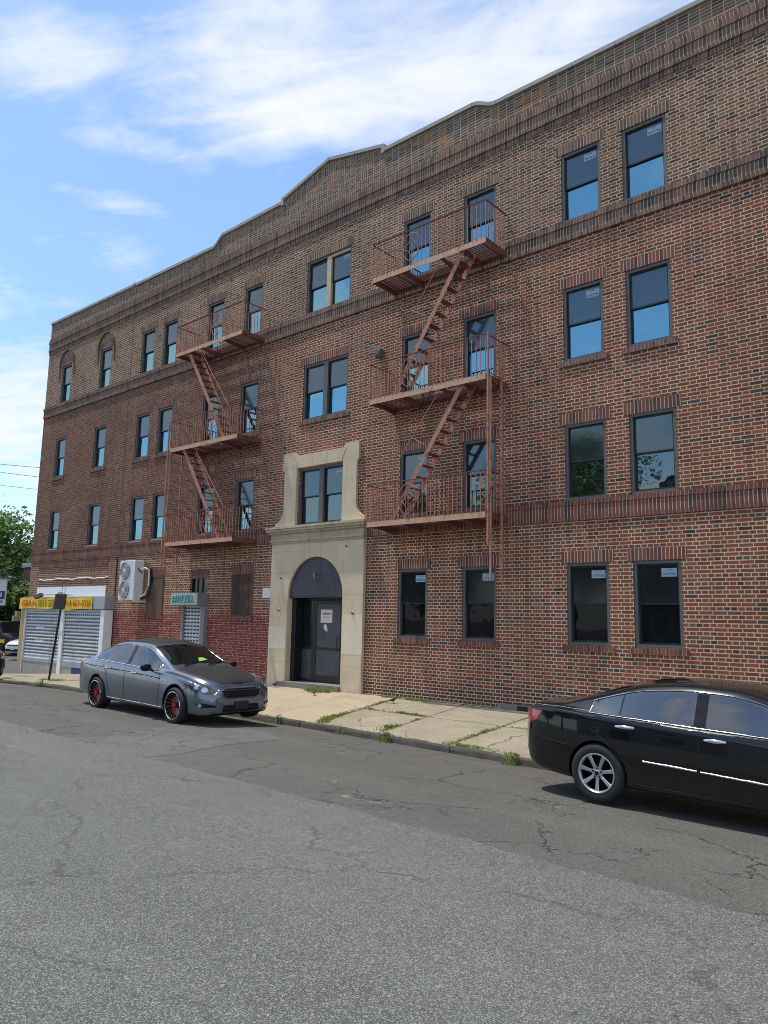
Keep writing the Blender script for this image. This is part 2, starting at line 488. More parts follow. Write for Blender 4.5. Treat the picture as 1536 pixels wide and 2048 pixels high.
def glass(name, tint, ior, rough, wav=0.0, refl=None):
    m, t, b = newmat(name)
    o = t.obj(); n = t.noise(o, 3.0, 4, 0.6)
    setc(t, b, t.ramp(n, [(0.3, tuple(q * 0.8 for q in tint)), (0.7, tuple(q * 1.15 for q in tint))]), rough)
    b.inputs['IOR'].default_value = ior
    if refl: b.inputs['Specular Tint'].default_value = (*refl, 1)
    w = t.noise(o, 2.2, 2, 0.5)
    if wav: setc(t, b, normal=t.bump(w, 0.5, wav))
    return m


M['glass_low'] = glass('window_glass', (0.012, 0.015, 0.018), 4.4, 0.015, 0.004, (0.50, 0.92, 1.0))
M['glass_up'] = glass('screened_window_glass', (0.030, 0.036, 0.044), 2.1, 0.12, 0.003, (0.70, 0.88, 0.90))
M['glass_dark'] = glass('ground_floor_glass', (0.006, 0.007, 0.008), 1.28, 0.02, 0.004)
M['glass_mid'] = glass('second_floor_glass', (0.010, 0.012, 0.012), 2.5, 0.015, 0.006, (0.75, 0.95, 0.95))
M['glass_mid_up'] = glass('second_floor_screened_glass', (0.022, 0.026, 0.027), 2.1, 0.07, 0.004, (0.75, 0.95, 0.95))
M['glass_dark_up'] = glass('ground_floor_screened_glass', (0.014, 0.015, 0.016), 1.42, 0.10, 0.003)
M['sticker'] = plain('sticker_film', (0.33, 0.44, 0.50), 0.5, var=0.05)
M['sticker_ink'] = plain('sticker_ink', (0.03, 0.13, 0.24), 0.5)
M['paper'] = plain('paper_white', (0.70, 0.70, 0.69), 0.8, var=0.04)
M['ink_red'] = plain('ink_red', (0.55, 0.10, 0.09), 0.8)
M['ink_blue'] = plain('ink_blue', (0.08, 0.20, 0.33), 0.8)


def rust_material(name, a, bcol):
    m, t, b = newmat(name)
    o = t.obj(); n = t.noise(o, 7.0, 6, 0.65); f = t.noise(o, 45.0, 4, 0.6)
    c = t.ramp(n, [(0.34, bcol), (0.48, a), (0.62, a), (0.74, tuple(q * 1.35 for q in a))])
    c = t.mix(f.ss(0.58, 0.68) * 0.6, c, (0.055, 0.022, 0.012))
    setc(t, b, c, 0.8, t.bump(f, 0.4, 0.004))
    return m


M['rust'] = rust_material('rusty_red_paint', (0.44, 0.195, 0.132), (0.20, 0.080, 0.050))
M['rust_beam'] = rust_material('rusty_beam_paint', (0.56, 0.34, 0.225), (0.38, 0.175, 0.08))
M['rust_dark'] = rust_material('rusty_grating', (0.17, 0.066, 0.047), (0.09, 0.036, 0.026))

# ------------------------------------------------------------------ ground shape
def drop(x):
    d = max(0.0, -14.0 - x)
    return -0.002 * d * d if d < 18 else -0.648 - 0.02 * (min(d, 40) - 18)
KX = [-60, -36.4, -34, -31, -27.5, -24.5, -22.5, -20, -16, -11.5, -8.5, -5.5, -3, 30]
KY = [-2.0, -2.0, -2.6, -3.4, -3.85, -3.92, -3.85, -3.9, -4.1, -4.13, -4.2, -4.42, -4.5, -4.9]
def kerb_y(x): return float(np.interp(x, KX, KY))
def kerb_z(x): return -0.12 + 0.5 * drop(x)
def base_z(x): return 0.03 + drop(x)
def road_z(x, y):
    d = max(0.0, kerb_y(x) - y)
    lane = -0.03 + 0.0067 * (min(max(-x, 0), 14) - 4)
    return lane + 0.5 * drop(x) + (-0.205 - lane) * math.exp(-(d / 1.05) ** 1.3)
def walk_z(x, y):
    k = kerb_y(x); f = min(1.0, max(0.0, (y - k) / (0 - k)))
    return kerb_z(x) * (1 - f) + base_z(x) * f


def grid(name, xs, ys, fz, mat, parent=None):
    v = [(x, y, fz(x, y)) for x in xs for y in ys]; n = len(ys)
    f = [(i * n + j, (i + 1) * n + j, (i + 1) * n + j + 1, i * n + j + 1) for i in range(len(xs) - 1) for j in range(n - 1)]
    mb = MB(); mb.add(v, f)
    o = mb.build(name, mat, parent, smooth=40)
    return o


def asphalt(name, dark, light, agg, cracks, crackscale=0.75, patch=True):
    m, t, b = newmat(name)
    o = t.obj(); x, y, z = t.sep(o)
    big = t.noise(t.vec(x * 0.45, y, z), 0.55, 5, 0.6); mid = t.noise(o, 2.5, 5, 0.6)
    fine = t.noise(o, 75.0, 5, 0.75); sp = t.voro(o, 150.0); stone = t.voro(o, 150.0, out='Color')
    c = t.ramp(big * 0.6 + mid * 0.4, [(0.3, dark), (0.7, light)])
    lanes = t.noise(t.vec(x * 0.12, y * 1.0, z), 1.1, 5, 0.6); oil = t.noise(o, 0.9, 6, 0.65).ss(0.60, 0.72)
    c = t.mix(0.6, c, t.ramp(lanes, [(0.35, (0.80, 0.80, 0.80)), (0.65, (1.14, 1.14, 1.14))]), 'MULTIPLY')
    c = t.mix(oil * 0.4, c, (0.045, 0.044, 0.042))
    sr = X(t.nt, t.sep(stone)[0].k)
    c = t.mix(sr.ss(0.52, 0.95) * agg, c, (0.40, 0.395, 0.38))
    c = t.mix((1.0 - sr).ss(0.6, 1.0) * agg * 0.9, c, (0.028, 0.029, 0.031))
    c = t.mix(0.65, c, t.ramp(fine, [(0.34, (0.50, 0.50, 0.50)), (0.66, (1.42, 1.42, 1.42))]), 'MULTIPLY')
    h = fine * 0.6 + sp * 0.5
    if cracks:
        w = t.n.new('ShaderNodeVectorMath'); w.operation = 'ADD'
        t.l.new(t.vec(x * 0.8, y * 1.0, 0.0), w.inputs[0])
        sc = t.n.new('ShaderNodeVectorMath'); sc.operation = 'SCALE'; sc.inputs['Scale'].default_value = 0.75
        t.l.new(t.noise(o, 1.3, 5, 0.65, col=True), sc.inputs[0]); t.l.new(sc.outputs[0], w.inputs[1])
        e1 = t.voro(w.outputs[0], crackscale, 'DISTANCE_TO_EDGE'); e2 = t.voro(w.outputs[0], crackscale * 2.3, 'DISTANCE_TO_EDGE')
        m1 = t.noise(o, 0.5, 4, 0.6).ss(0.40, 0.52); m2 = t.noise(o, 0.8, 4, 0.6).ss(0.52, 0.62)
        c1 = (1.0 - e1.ss(0.002, 0.008)) * m1; c2 = (1.0 - e2.ss(0.003, 0.012)) * m2 * 0.8
        ck = c1.max(c2) * cracks
        c = t.mix(ck, c, (0.018, 0.017, 0.015))
        dust = (1.0 - e1.ss(0.0, 0.10)) * t.noise(o, 3.0, 5, 0.7).ss(0.52, 0.7) * 0.5 * m2
        c = t.mix(dust, c, (0.30, 0.28, 0.235))
        h = h - ck * 3.0
    if patch:   # grit and red-brown dirt gathered along the gutter
        g = (y + 5.6 + (mid - 0.5) * 1.0).ss(0.0, 1.1)
        c = t.mix(g * t.noise(o, 4.0, 6, 0.7).ss(0.42, 0.7) * 0.6, c, (0.105, 0.085, 0.068))
    setc(t, b, c, 0.86, t.bump(h, 0.65, 0.007))
    b.inputs['Specular IOR Level'].default_value = 0.35
    return m


M['road'] = asphalt('road_asphalt', (0.074, 0.077, 0.070), (0.100, 0.103, 0.094), 0.48, 0.35, 0.33, False)
M['lane'] = asphalt('old_lane_asphalt', (0.066, 0.064, 0.054), (0.090, 0.086, 0.074), 0.25, 0.95)
M['patch'] = asphalt('patched_asphalt', (0.078, 0.079, 0.071), (0.108, 0.109, 0.100), 0.3, 1.0, 1.8, False)


def sidewalk_material():
    m, t, b = newmat('sidewalk_concrete')
    o = t.obj(); x, y, z = t.sep(o)
    mid = t.noise(o, 1.5, 6, 0.62); fine = t.noise(o, 40, 5, 0.75); sp = t.voro(o, 70.0)
    smooth = (x * -1.0 - y * 0.30).ss(11.94, 12.0)
    coarse = t.ramp(mid, [(0.28, (0.25, 0.215, 0.155)), (0.72, (0.365, 0.32, 0.24))])
    coarse = t.mix(0.9, coarse, t.ramp(fine, [(0.34, (0.45, 0.44, 0.42)), (0.66, (1.34, 1.34, 1.30))]), 'MULTIPLY')
    coarse = t.mix(t.noise(o, 0.7, 6, 0.65).ss(0.50, 0.70) * 0.45, coarse, (0.17, 0.14, 0.095))
    fair = t.ramp(mid, [(0.28, (0.335, 0.275, 0.185)), (0.72, (0.40, 0.335, 0.235))])
    fair = t.mix(0.35, fair, t.ramp(fine, [(0.3, (0.78, 0.78, 0.78)), (0.7, (1.12, 1.12, 1.12))]), 'MULTIPLY')
    c = t.mix(smooth, coarse, fair)
    far = (x * -1.0).ss(17.5, 18.0)
    c = t.mix(far * 0.7, c, t.mix(0.8, (0.25, 0.225, 0.18), t.ramp(fine, [(0.3, (0.6, 0.6, 0.6)), (0.7, (1.25, 1.25, 1.25))]), 'MULTIPLY'))
    rustst = t.noise(o, 0.9, 5, 0.6).ss(0.55, 0.75)
    c = t.mix(rustst * 0.4, c, (0.26, 0.155, 0.085))
    # cut joints across the smooth slabs
    jx = (x + 80.0 + y * 0.27) / 1.55; jx = jx - jx.floor(); j = jx.min(1.0 - jx).lt(0.005)
    jy = ((y + 2.0).abs()).lt(0.010)
    wob = t.noise(o, 2.0, 4, 0.6)
    j2 = (x + y * 0.22 + 10.02).abs().lt(0.022).max((x + y * 0.135 + 8.06).abs().lt(0.022)).max((x + y * 0.30 + 11.97).abs().lt(0.03))
    j3 = (y + 1.92 + (mid - 0.5) * 0.1).abs().lt(0.02) * (1.0 - smooth)
    c = t.mix(j.max(jy) * 0.55 * smooth, c, (0.10, 0.085, 0.06))
    c = t.mix(j2.max(j3) * 0.9, c, (0.055, 0.050, 0.030))
    cr = t.voro(t.vec(x + wob * 0.5, y + wob * 0.4, 0.0), 0.6, 'DISTANCE_TO_EDGE')
    ck = (1.0 - cr.ss(0.002, 0.010)) * mid.ss(0.45, 0.55)
    c = t.mix(ck * 0.8, c, (0.06, 0.05, 0.04))
    setc(t, b, c, 0.9, t.bump(fine * (1.0 - smooth * 0.6) + sp * 0.3, 0.6, 0.006))
    return m


M['walk'] = sidewalk_material()
M['kerb'] = plain('kerb_stone', (0.055, 0.051, 0.044), 0.92, var=0.45, scale=4.0, bump=0.012)
M['earth'] = plain('earth', (0.10, 0.095, 0.07), 0.95, var=0.3)

xs = list(np.arange(-60, -4, 0.8)) + list(np.arange(-4, 26, 1.5))
ys = [-18] + list(np.arange(-17, -9, 1.0)) + list(np.arange(-9, -1.4, 0.25)) + [4, 12, 24, 40, 60, 90]
structure(grid('old_asphalt', xs, ys, lambda x, y: road_z(x, y), M['lane']))
# newer grey overlay over the middle of the street, with a ragged edge standing 12 mm above the old lane
rng = random.Random(5)
ex = np.arange(-60, 26.01, 0.08)
edge_y = [-8.68 + 0.03 * math.sin(x * 0.7) + 0.018 * math.sin(x * 4.3) + 0.012 * math.sin(x * 11.0 + 1) + rng.uniform(-0.022, 0.022) for x in ex]
mb = MB(); rows = [0.0, 0.0, 0.4, 1.2, 2.5, 4.0, 6.0, 9.2]
for i, x in enumerate(ex):
    for k, d in enumerate(rows):
        y = edge_y[i] - d
        mb.v.append((x, y, road_z(x, y) + (0.014 if k else -0.01)))
n = len(rows)
for i in range(len(ex) - 1):
    for k in range(n - 1): mb.f.append((i * n + k, (i + 1) * n + k, (i + 1) * n + k + 1, i * n + k + 1)); mb.mi.append(0)
structure(mb.build('road', M['road'], smooth=40))
# pale grey patch beside the parked car
def poly_sheet(name, poly, fz, off, mat, step=0.25, jag=0.0):
    pts = []
    for (a, b) in zip(poly, poly[1:] + poly[:1]):
        L = math.hypot(b[0] - a[0], b[1] - a[1]); k = max(1, int(L / 0.12))
        for i in range(k):
            q = i / k
            pts.append((a[0] + (b[0] - a[0]) * q + rng.uniform(-jag, jag), a[1] + (b[1] - a[1]) * q + rng.uniform(-jag, jag)))
    nb = len(pts); x0, x1 = min(p[0] for p in pts), max(p[0] for p in pts); y0, y1 = min(p[1] for p in pts), max(p[1] for p in pts)
    allp = [Vector(p) for p in pts] + [Vector((x, y)) for x in np.arange(x0, x1, step) for y in np.arange(y0, y1, step)]
    vv, _, ff, _, _, _ = delaunay_2d_cdt(allp, [], [list(range(nb))], 1, 1e-6)
    m_ = MB(); m_.add([(p.x, p.y, fz(p.x, p.y) + off) for p in vv], [tuple(f) for f in ff])
    return m_.build(name, mat, smooth=40)
structure(poly_sheet('asphalt_patch', [(-11.25, -8.72), (-11.14, -8.04), (-11.27, -7.29), (-11.75, -6.45), (-11.55, -5.75), (-10.72, -5.68), (-9.81, -5.9), (-9.25, -6.25), (-9.36, -7.16), (-9.24, -7.79), (-9.17, -8.23), (-9.28, -8.72)], road_z, 0.004, M['patch'], jag=0.035))

# sidewalk slab and kerb stones
wx = list(np.arange(-36.4, 26.1, 0.5)); mb = MB(); q = [0.0, 0.06, 0.3, 0.55, 0.8, 1.0, 1.15]
for x in wx:
    k = kerb_y(x) + 0.16
    for f in q:
        y = k + (0.0 - k) * f if f <= 1 else 0.6
        mb.v.append((x, y, walk_z(x, min(y, 0))))
n = len(q)
for i in range(len(wx) - 1):
    for j in range(n - 1): mb.f.append((i * n + j, (i + 1) * n + j, (i + 1) * n + j + 1, i * n + j + 1)); mb.mi.append(0)
structure(mb.build('sidewalk', M['walk'], smooth=40))
mb = MB(); rng = random.Random(8); x = -36.0
while x < 26:
    L = rng.uniform(1.1, 2.2); x1 = min(x + L, 26.0)
    a, b = x + 0.012, x1 - 0.012; jz = rng.uniform(-0.012, 0.012); jy = rng.uniform(-0.015, 0.015)
    seg = np.linspace(a, b, 5); v = []
    for s_ in seg:
        y0 = kerb_y(s_) + jy; zt = kerb_z(s_) + 0.006 + jz
        e = rng.uniform(-0.018, 0.018); zt = kerb_z(s_) + 0.012 + jz + rng.uniform(-0.012, 0.008)
        v += [(s_, y0 + e, zt - 0.32), (s_, y0 + 0.005 + e, zt - 0.035), (s_, y0 + 0.03, zt), (s_, y0 + 0.175, zt + 0.004), (s_, y0 + 0.175, zt - 0.32)]
    f = [(i * 5 + j, (i + 1) * 5 + j, (i + 1) * 5 + j + 1, i * 5 + j + 1) for i in range(4) for j in range(4)]
    f += [(0, 1, 2, 3, 4), (20, 24, 23, 22, 21)]
    mb.add(v, f); x = x1
structure(mb.build('kerb', M['kerb'], smooth=35))
# far ground to the horizon
mb = MB(); mb.quad((-900, -700, -1.6), (700, -700, -1.6), (700, 1200, -1.6), (-900, 1200, -1.6))
structure(mb.build('ground', M['earth']))

# ------------------------------------------------------------------ the apartment building
XL, XR, DEP = -32.55, 7.0, 15.0
ZB, ZTOP = -1.2, 13.46
BLD = thing('apartment_building', 'four storey brown brick apartment building with limestone entrance and shaped parapet', 'building', ((XL + XR) / 2, DEP / 2, 0))
BLD.location = (0, 0, 0)

Z1 = (1.47, 3.17); Z2 = (4.50, 6.17); Z3 = (7.58, 9.27); Z4 = (10.83, 12.50)
COLS = {'A': (-31.18, -30.34), 'B': (-27.93, -27.06), 'C': (-24.85, -23.97), 'D': (-23.40, -22.53), 'E': (-20.72, -19.82), 'F': (-18.72, -17.85),
        'G': (-12.05, -11.13), 'H': (-10.10, -9.17), 'R': (-7.43, -6.49), 'T': (-5.99, -5.04), 'U': (-1.6, -0.66), 'V': (0.6, 1.54), 'Y': (4.0, 4.94)}
win = []
for c, (a, b) in COLS.items():
    for fl, zz in ((1, Z1), (2, Z2), (3, Z3), (4, Z4)):
        if fl == 1 and c in 'ABCDEF': continue
        win.append((c, fl, a, b, *zz))
win += [('M', 3, -15.80, -13.98, *Z3), ('M', 4, -15.80, -13.98, *Z4), ('M', 2, -15.83, -14.02, *Z2)]
holes = [w[2:] for w in win]
ARCX, ARCR, ARCZ = -14.95, 1.075, 2.53
holes.append((ARCX - 1.35, ARCX + 1.35, -1.2, 4.0))      # behind the stone portal
holes.append((-20.86, -20.0, -1.2, 3.12))                # side door with its light
holes.append((-31.9, -25.6, -1.2, 2.56))                 # shop front
xb = sorted({XL, XR} | {h[0] for h in holes} | {h[1] for h in holes}); zb = sorted({ZB, ZTOP} | {h[2] for h in holes} | {h[3] for h in holes})
mb = MB()
for i in range(len(xb) - 1):
    for j in range(len(zb) - 1):
        cx, cz = (xb[i] + xb[i + 1]) / 2, (zb[j] + zb[j + 1]) / 2
        if any(h[0] < cx < h[1] and h[2] < cz < h[3] for h in holes): continue
        mb.quad((xb[i], 0, zb[j]), (xb[i + 1], 0, zb[j]), (xb[i + 1], 0, zb[j + 1]), (xb[i], 0, zb[j + 1]))
RV = 0.16
for (a, b, c, d) in holes:
    rv = 0.6 if c < 0 else RV
    mb.quad((a, 0, c), (a, rv, c), (a, rv, d), (a, 0, d)); mb.quad((b, 0, c), (b, 0, d), (b, rv, d), (b, rv, c))
    mb.quad((a, 0, d), (a, rv, d), (b, rv, d), (b, 0, d)); mb.quad((a, 0, c), (b, 0, c), (b, rv, c), (a, rv, c))
mb.quad((XL, 0, ZB), (XL, 0, ZTOP), (XL, DEP, ZTOP), (XL, DEP, ZB)); mb.quad((XR, 0, ZB), (XR, DEP, ZB), (XR, DEP, ZTOP), (XR, 0, ZTOP))
mb.quad((XL, DEP, ZB), (XL, DEP, ZTOP), (XR, DEP, ZTOP), (XR, DEP, ZB))
me = bpy.data.meshes.new('wall'); me.from_pydata(mb.v, [], mb.f); me.materials.append(M['brick']); me.update()
wall = bpy.data.objects.new('wall', me); COL.objects.link(wall); wall.parent = BLD
mb = MB(); mb.quad((XL, 0.3, 13.40), (XR, 0.3, 13.40), (XR, DEP, 13.40), (XL, DEP, 13.40)); mb.build('roof', M['roof'], BLD)
# dark rooms behind the openings so that no daylight leaks through
mb = MB(); mb.box(XL + 0.05, XR - 0.05, 0.62, DEP - 0.05, -1.1, 13.3); mb.build('interior_wall', M['roof'], BLD)

# parapet with the shaped gable, symmetrical about the entrance axis
prof = [(XL, 14.72), (-25.70, 14.60), (-25.60, 14.66), (-25.5, 14.58), (-20.62, 14.51)]
def curve(x0, z0, x1, z1, n=7): return [(x0 + (x1 - x0) * i / n, z0 + (z1 - z0) * (0.5 - 0.5 * math.cos(math.pi * i / n))) for i in range(1, n + 1)]
prof += curve(-20.62, 14.51, -20.05, 14.82)
prof += [(-17.03, 14.86), (-17.02, 14.98), (-15.0, 15.50), (-12.85, 15.02), (-12.84, 14.88), (-9.85, 14.86)]
prof += curve(-9.85, 14.86, -9.15, 14.60)
prof += [(-4.0, 14.55), (XR, 14.5)]
prof = sorted(prof, key=lambda p: p[0])
CZ = 14.05
mb = MB()
mb.prism([(XL, ZTOP)] + prof + [(XR, ZTOP)], 0.0, 0.3)
mb.box(XL, XL + 0.3, 0.301, DEP, ZTOP, 14.70); mb.box(XR - 0.3, XR, 0.301, DEP, ZTOP, 14.45); mb.box(XL + 0.31, XR - 0.31, DEP - 0.3, DEP, ZTOP, 14.4)
mb.build('parapet', M['parapet'], BLD)
mb = MB()     # coping stones following the profile
for (a, b) in zip(prof[:-1], prof[1:]):
    L = math.hypot(b[0] - a[0], b[1] - a[1]); k = max(1, int(L / 1.0)) if L > 0.4 else 1
    for i in range(k):
        p = [a[0] + (b[0] - a[0]) * i / k, a[1] + (b[1] - a[1]) * i / k]; q_ = [a[0] + (b[0] - a[0]) * (i + 1) / k, a[1] + (b[1] - a[1]) * (i + 1) / k]
        g = 0.006 if L > 0.4 else 0.0
        if abs(q_[0] - p[0]) < 0.03: continue
        p[0] += g; q_[0] -= g
        v = [(p[0], -0.055, p[1]), (q_[0], -0.055, q_[1]), (q_[0], -0.055, q_[1] + 0.10), (p[0], -0.055, p[1] + 0.10)]
        mb.add(v + [(c[0], 0.36, c[2]) for c in v], [(0, 1, 2, 3), (7, 6, 5, 4), (0, 4, 5, 1), (1, 5, 6, 2), (2, 6, 7, 3), (3, 7, 4, 0)])
for xx, z0, z1 in ((-17.03, 14.80, 15.07), (-12.85, 14.84, 15.11)): mb.box(xx - 0.05, xx + 0.05, -0.057, 0.362, z0, z1)
mb.box(XL - 0.05, XL + 0.36, 0.365, DEP, 14.705, 14.79)
mb.build('coping', M['coping'], BLD)

# cornice band and the belts of soldier brick: rowlock, soldier, projecting stretchers
def belt(x0, x1, parts, name='belt_course'):
    o = None
    for (z0, z1, proud, mat, nm) in parts:
        m_ = MB(); m_.box(x0, x1, -proud, 0.05, z0, z1)
        if o is None: o = m_.build(name, mat, BLD)
        else: m_.build(nm, mat, o)
def stretcher_mat(): return M['rowlock']
belt(XL - 0.004, XR, [(13.52, 13.765, 0.035, M['soldier_top'], ''), (13.44, 13.517, 0.055, M['rowlock'], 'ledge'), (13.768, 13.92, 0.060, M['rowlock'], 'ledge'), (13.923, 14.03, 0.035, M['soldier_top'], 'ledge'), (13.30, 13.437, 0.022, M['rowlock'], 'ledge')])
belt(XL - 0.004, XR, [(10.45, 10.70, 0.030, M['soldier_top'], ''), (10.70 + 0.003, 10.825, 0.055, M['rowlock'], 'ledge'), (10.37, 10.447, 0.050, M['rowlock'], 'ledge')])
for x0, x1 in ((XL - 0.004, -16.95), (-13.15, XR)):
    belt(x0, x1, [(4.14, 4.39, 0.020, M['soldier'], ''), (4.393, 4.495, 0.035, M['rowlock_red'], 'ledge'), (4.06, 4.137, 0.030, M['rowlock_red'], 'ledge')])
# panel of soldier brick over the shop
belt(-31.8, -26.15, [(3.78, 4.0, 0.012, M['soldier'], ''), (3.755, 3.778, 0.03, M['rowlock_red'], 'ledge')], 'shop_band')
# blind arches over the two corner windows
for cx in (-30.76, -27.5):
    m_ = MB(); pts = [(cx + 0.62 * math.cos(t), 12.50 + 0.68 * math.sin(t)) for t in np.linspace(0, math.pi, 17)]
    for p, q_ in zip(pts[:-1], pts[1:]):
        d = Vector((q_[0] - p[0], 0, q_[1] - p[1])); m_.bar((p[0], -0.012, p[1]), (q_[0], -0.012, q_[1]), 0.05, 0.10, up=(0, -1, 0))
    for sx in (-0.62, 0.62): m_.box(cx + sx - 0.05, cx + sx + 0.05, -0.035, 0.02, 12.0, 12.50)
    m_.build('blind_arch', M['rowlock'], BLD)
# dark expansion joint down the left bay
m_ = MB(); m_.box(-25.56, -25.535, -0.004, 0.02, 4.05, 14.5); m_.box(-25.52, -25.49, -0.03, 0.001, 0.3, 4.0); m_.build('wall_joint', M['sash'], BLD)
# foundation vent by the pavement
m_ = MB(); m_.box(-9.13, -8.1, -0.03, 0.05, -0.3, 0.155); m_.build('foundation_vent', M['step'], BLD)
m_ = MB(); m_.box(-8.62, -8.36, -0.032, 0.02, 0.03, 0.13); m_.build('vent_opening', M['sash'], BLD)


def border(m_, x0, x1, y0, y1, z0, z1, w, mi=0):
    m_.box(x0, x0 + w, y0, y1, z0, z1, mi); m_.box(x1 - w, x1, y0, y1, z0, z1, mi)
    m_.box(x0 + w + 0.0005, x1 - w - 0.0005, y0, y1, z1 - w, z1, mi); m_.box(x0 + w + 0.0005, x1 - w - 0.0005, y0, y1, z0, z0 + w, mi)


wr = random.Random(3)
def pane(x0, x1, y, z0, z1, mat, parent):
    m_ = MB(); e = wr.uniform(-0.004, 0.004); g = wr.uniform(-0.004, 0.004)
    v = [(x0, y + e, z0), (x1, y - e, z0), (x1, y - e + g, z1), (x0, y + e + g, z1)]
    m_.add(v + [(p[0], p[1] + 0.006, p[2]) for p in v], [(0, 1, 2, 3), (7, 6, 5, 4), (0, 4, 5, 1), (1, 5, 6, 2), (2, 6, 7, 3), (3, 7, 4, 0)])
    return m_.build('pane', mat, parent)


def sticker(xc, y, zc, parent, w=0.30, h=0.165):
    m_ = MB(); m_.box(xc - w / 2, xc + w / 2, y - 0.003, y - 0.0005, zc - h / 2, zc + h / 2)
    m_.build('sticker', M['sticker'], parent)
    text_mesh('lettering', 'CRYSTAL', 0.06, M['sticker_ink'], parent, (xc, y - 0.0045, zc - 0.03), width=w * 0.88, height=0.052, bold=0.002, depth=0.0006)
    m_ = MB(); pts = [(xc - 0.075 + 0.15 * i / 8, y - 0.0048, zc + 0.03 + 0.035 * math.sin(math.pi * i / 8)) for i in range(9)]
    m_.tube(pts, [0.002 + 0.004 * math.sin(math.pi * i / 8) for i in range(9)], 5); m_.build('sticker_arc', M['sticker_ink'], parent)


def sash_pair(par, x0, x1, z0, z1, fl, dark):
    up, lo = (M['glass_dark_up'], M['glass_dark']) if dark else (M['glass_up'], M['glass_low'])
    if dark and fl == 2: up, lo = M['glass_mid_up'], M['glass_mid']
    zm = (z0 + z1) / 2 + 0.01
    m_ = MB(); border(m_, x0, x1, 0.075, 0.105, zm - 0.02, z1, 0.035); m_.build('upper_sash', M['sash'], par)
    m_ = MB(); border(m_, x0, x1, 0.108, 0.140, z0, zm + 0.02, 0.042); m_.build('lower_sash', M['sash'], par)
    pane(x0 + 0.035, x1 - 0.035, 0.09, zm + 0.015, z1 - 0.035, up, par)
    pane(x0 + 0.042, x1 - 0.042, 0.124, z0 + 0.042, zm - 0.022, lo, par)


STICK = {('R', 4), ('T', 4), ('R', 3), ('R', 1), ('T', 1), ('G', 1), ('H', 1), ('G', 2)}
for (c, fl, a, b, z0, z1) in win:
    dark = fl == 1 or (fl == 2 and a > -16.5)
    m_ = MB(); cw = 0.065
    border(m_, a + 0.002, b - 0.002, 0.025, 0.150, z0 + 0.002, z1 - 0.002, cw)
    o = m_.build('window', M['casing'], BLD)
    if c == 'M':
        xm = (a + b) / 2
        m2 = MB(); m2.box(xm - 0.085, xm + 0.085, 0.02, 0.148, z0 + cw, z1 - cw)
        m2.build('mullion', M['pale_wood'] if fl == 4 else M['casing'], o)
        if fl == 4:
            m2 = MB(); m2.box(xm + 0.09, b - cw, 0.018, 0.10, z1 - cw - 0.05, z1 - cw); m2.build('head_board', M['pale_wood'], o)
        for p, q_ in ((a + cw, xm - 0.087), (xm + 0.087, b - cw)): sash_pair(o, p + 0.002, q_ - 0.002, z0 + cw + 0.002, z1 - cw - 0.002 - (0.05 if fl == 4 else 0), fl, dark)
        if fl in (2, 4): sticker(b - cw - 0.2, 0.088, z1 - 0.24, o, 0.24, 0.14)
    else:
        sash_pair(o, a + cw + 0.002, b - cw - 0.002, z0 + cw + 0.002, z1 - cw - 0.002, fl, dark)
        if (c, fl) in STICK: sticker(b - cw - 0.2, 0.088, z1 - 0.24, o)
    # lintel: soldier course one brick wider than the opening
    if not (c == 'M' and fl == 2):
        m_ = MB(); m_.box(a - 0.11, b + 0.11, -0.004, 0.03, z1 + 0.003, z1 + 0.25)
        m_.build('lintel', M['soldier_top'] if fl == 4 else M['soldier'], BLD)
    # sills
    if fl in (1, 3):
        m_ = MB(); m_.box(a - 0.10, b + 0.10, -0.035, 0.03, z0 - 0.115, z0 - 0.002); m_.build('sill', M['rowlock_red'] if fl == 1 else M['rowlock'], BLD)
    if fl == 2 and c in 'ABCD':
        m_ = MB(); m_.box(a + 0.01, b - 0.01, -0.02, 0.06, z0 + 0.001, z0 + 0.028); m_.build('sill', M['white_sill'], BLD)

# limestone entrance
def arch_pts(r, n=20, cx=ARCX, cz=ARCZ): return [(cx + r * math.cos(t), cz + r * math.sin(t)) for t in np.linspace(0, math.pi, n + 1)]
PX0, PX1 = -16.78, -13.14
m_ = MB(); ap = arch_pts(ARCR)
def slab(m_, poly, y0, y1): m_.prism(poly, y0, y1)
# two jambs and the arched head, butted, front at y=-0.09
slab(m_, [(PX0, -0.8), (ARCX - ARCR, -0.8), (ARCX - ARCR, ARCZ), (PX0, ARCZ)], -0.09, 0.42)
slab(m_, [(ARCX + ARCR, -0.8), (PX1, -0.8), (PX1, ARCZ), (ARCX + ARCR, ARCZ)], -0.09, 0.42)
ztop = 4.02
half = len(ap) // 2
for i in range(len(ap) - 1):
    (xa, za), (xb_, zb_) = ap[i], ap[i + 1]
    xa2 = PX1 if i == 0 else xa; xb2 = PX0 if i == len(ap) - 2 else xb_
    m_.add([(xa, -0.09, za), (xb_, -0.09, zb_), (xb2 if i == len(ap) - 2 else xb_, -0.09, ztop), (xa2 if i == 0 else xa, -0.09, ztop)], [(0, 1, 2, 3)])
    m_.add([(xa, -0.09, za), (xa, 0.42, za), (xb_, 0.42, zb_), (xb_, -0.09, zb_)], [(0, 1, 2, 3)])
m_.add([(PX1, -0.09, ARCZ), (PX1, -0.09, ztop), (ap[0][0], -0.09, ARCZ)], [(0, 1, 2)]); m_.add([(PX0, -0.09, ARCZ), (PX0, -0.09, ztop), (ap[-1][0], -0.09, ARCZ)], [(0, 1, 2)])
m_.quad((PX1, -0.09, ARCZ), (PX1, 0.3, ARCZ), (PX1, 0.3, ztop), (PX1, -0.09, ztop)); m_.quad((PX0, -0.09, ARCZ), (PX0, 0.3, ARCZ), (PX0, 0.3, ztop), (PX0, -0.09, ztop))
ent = m_.build('entrance_surround', M['stone'], BLD)
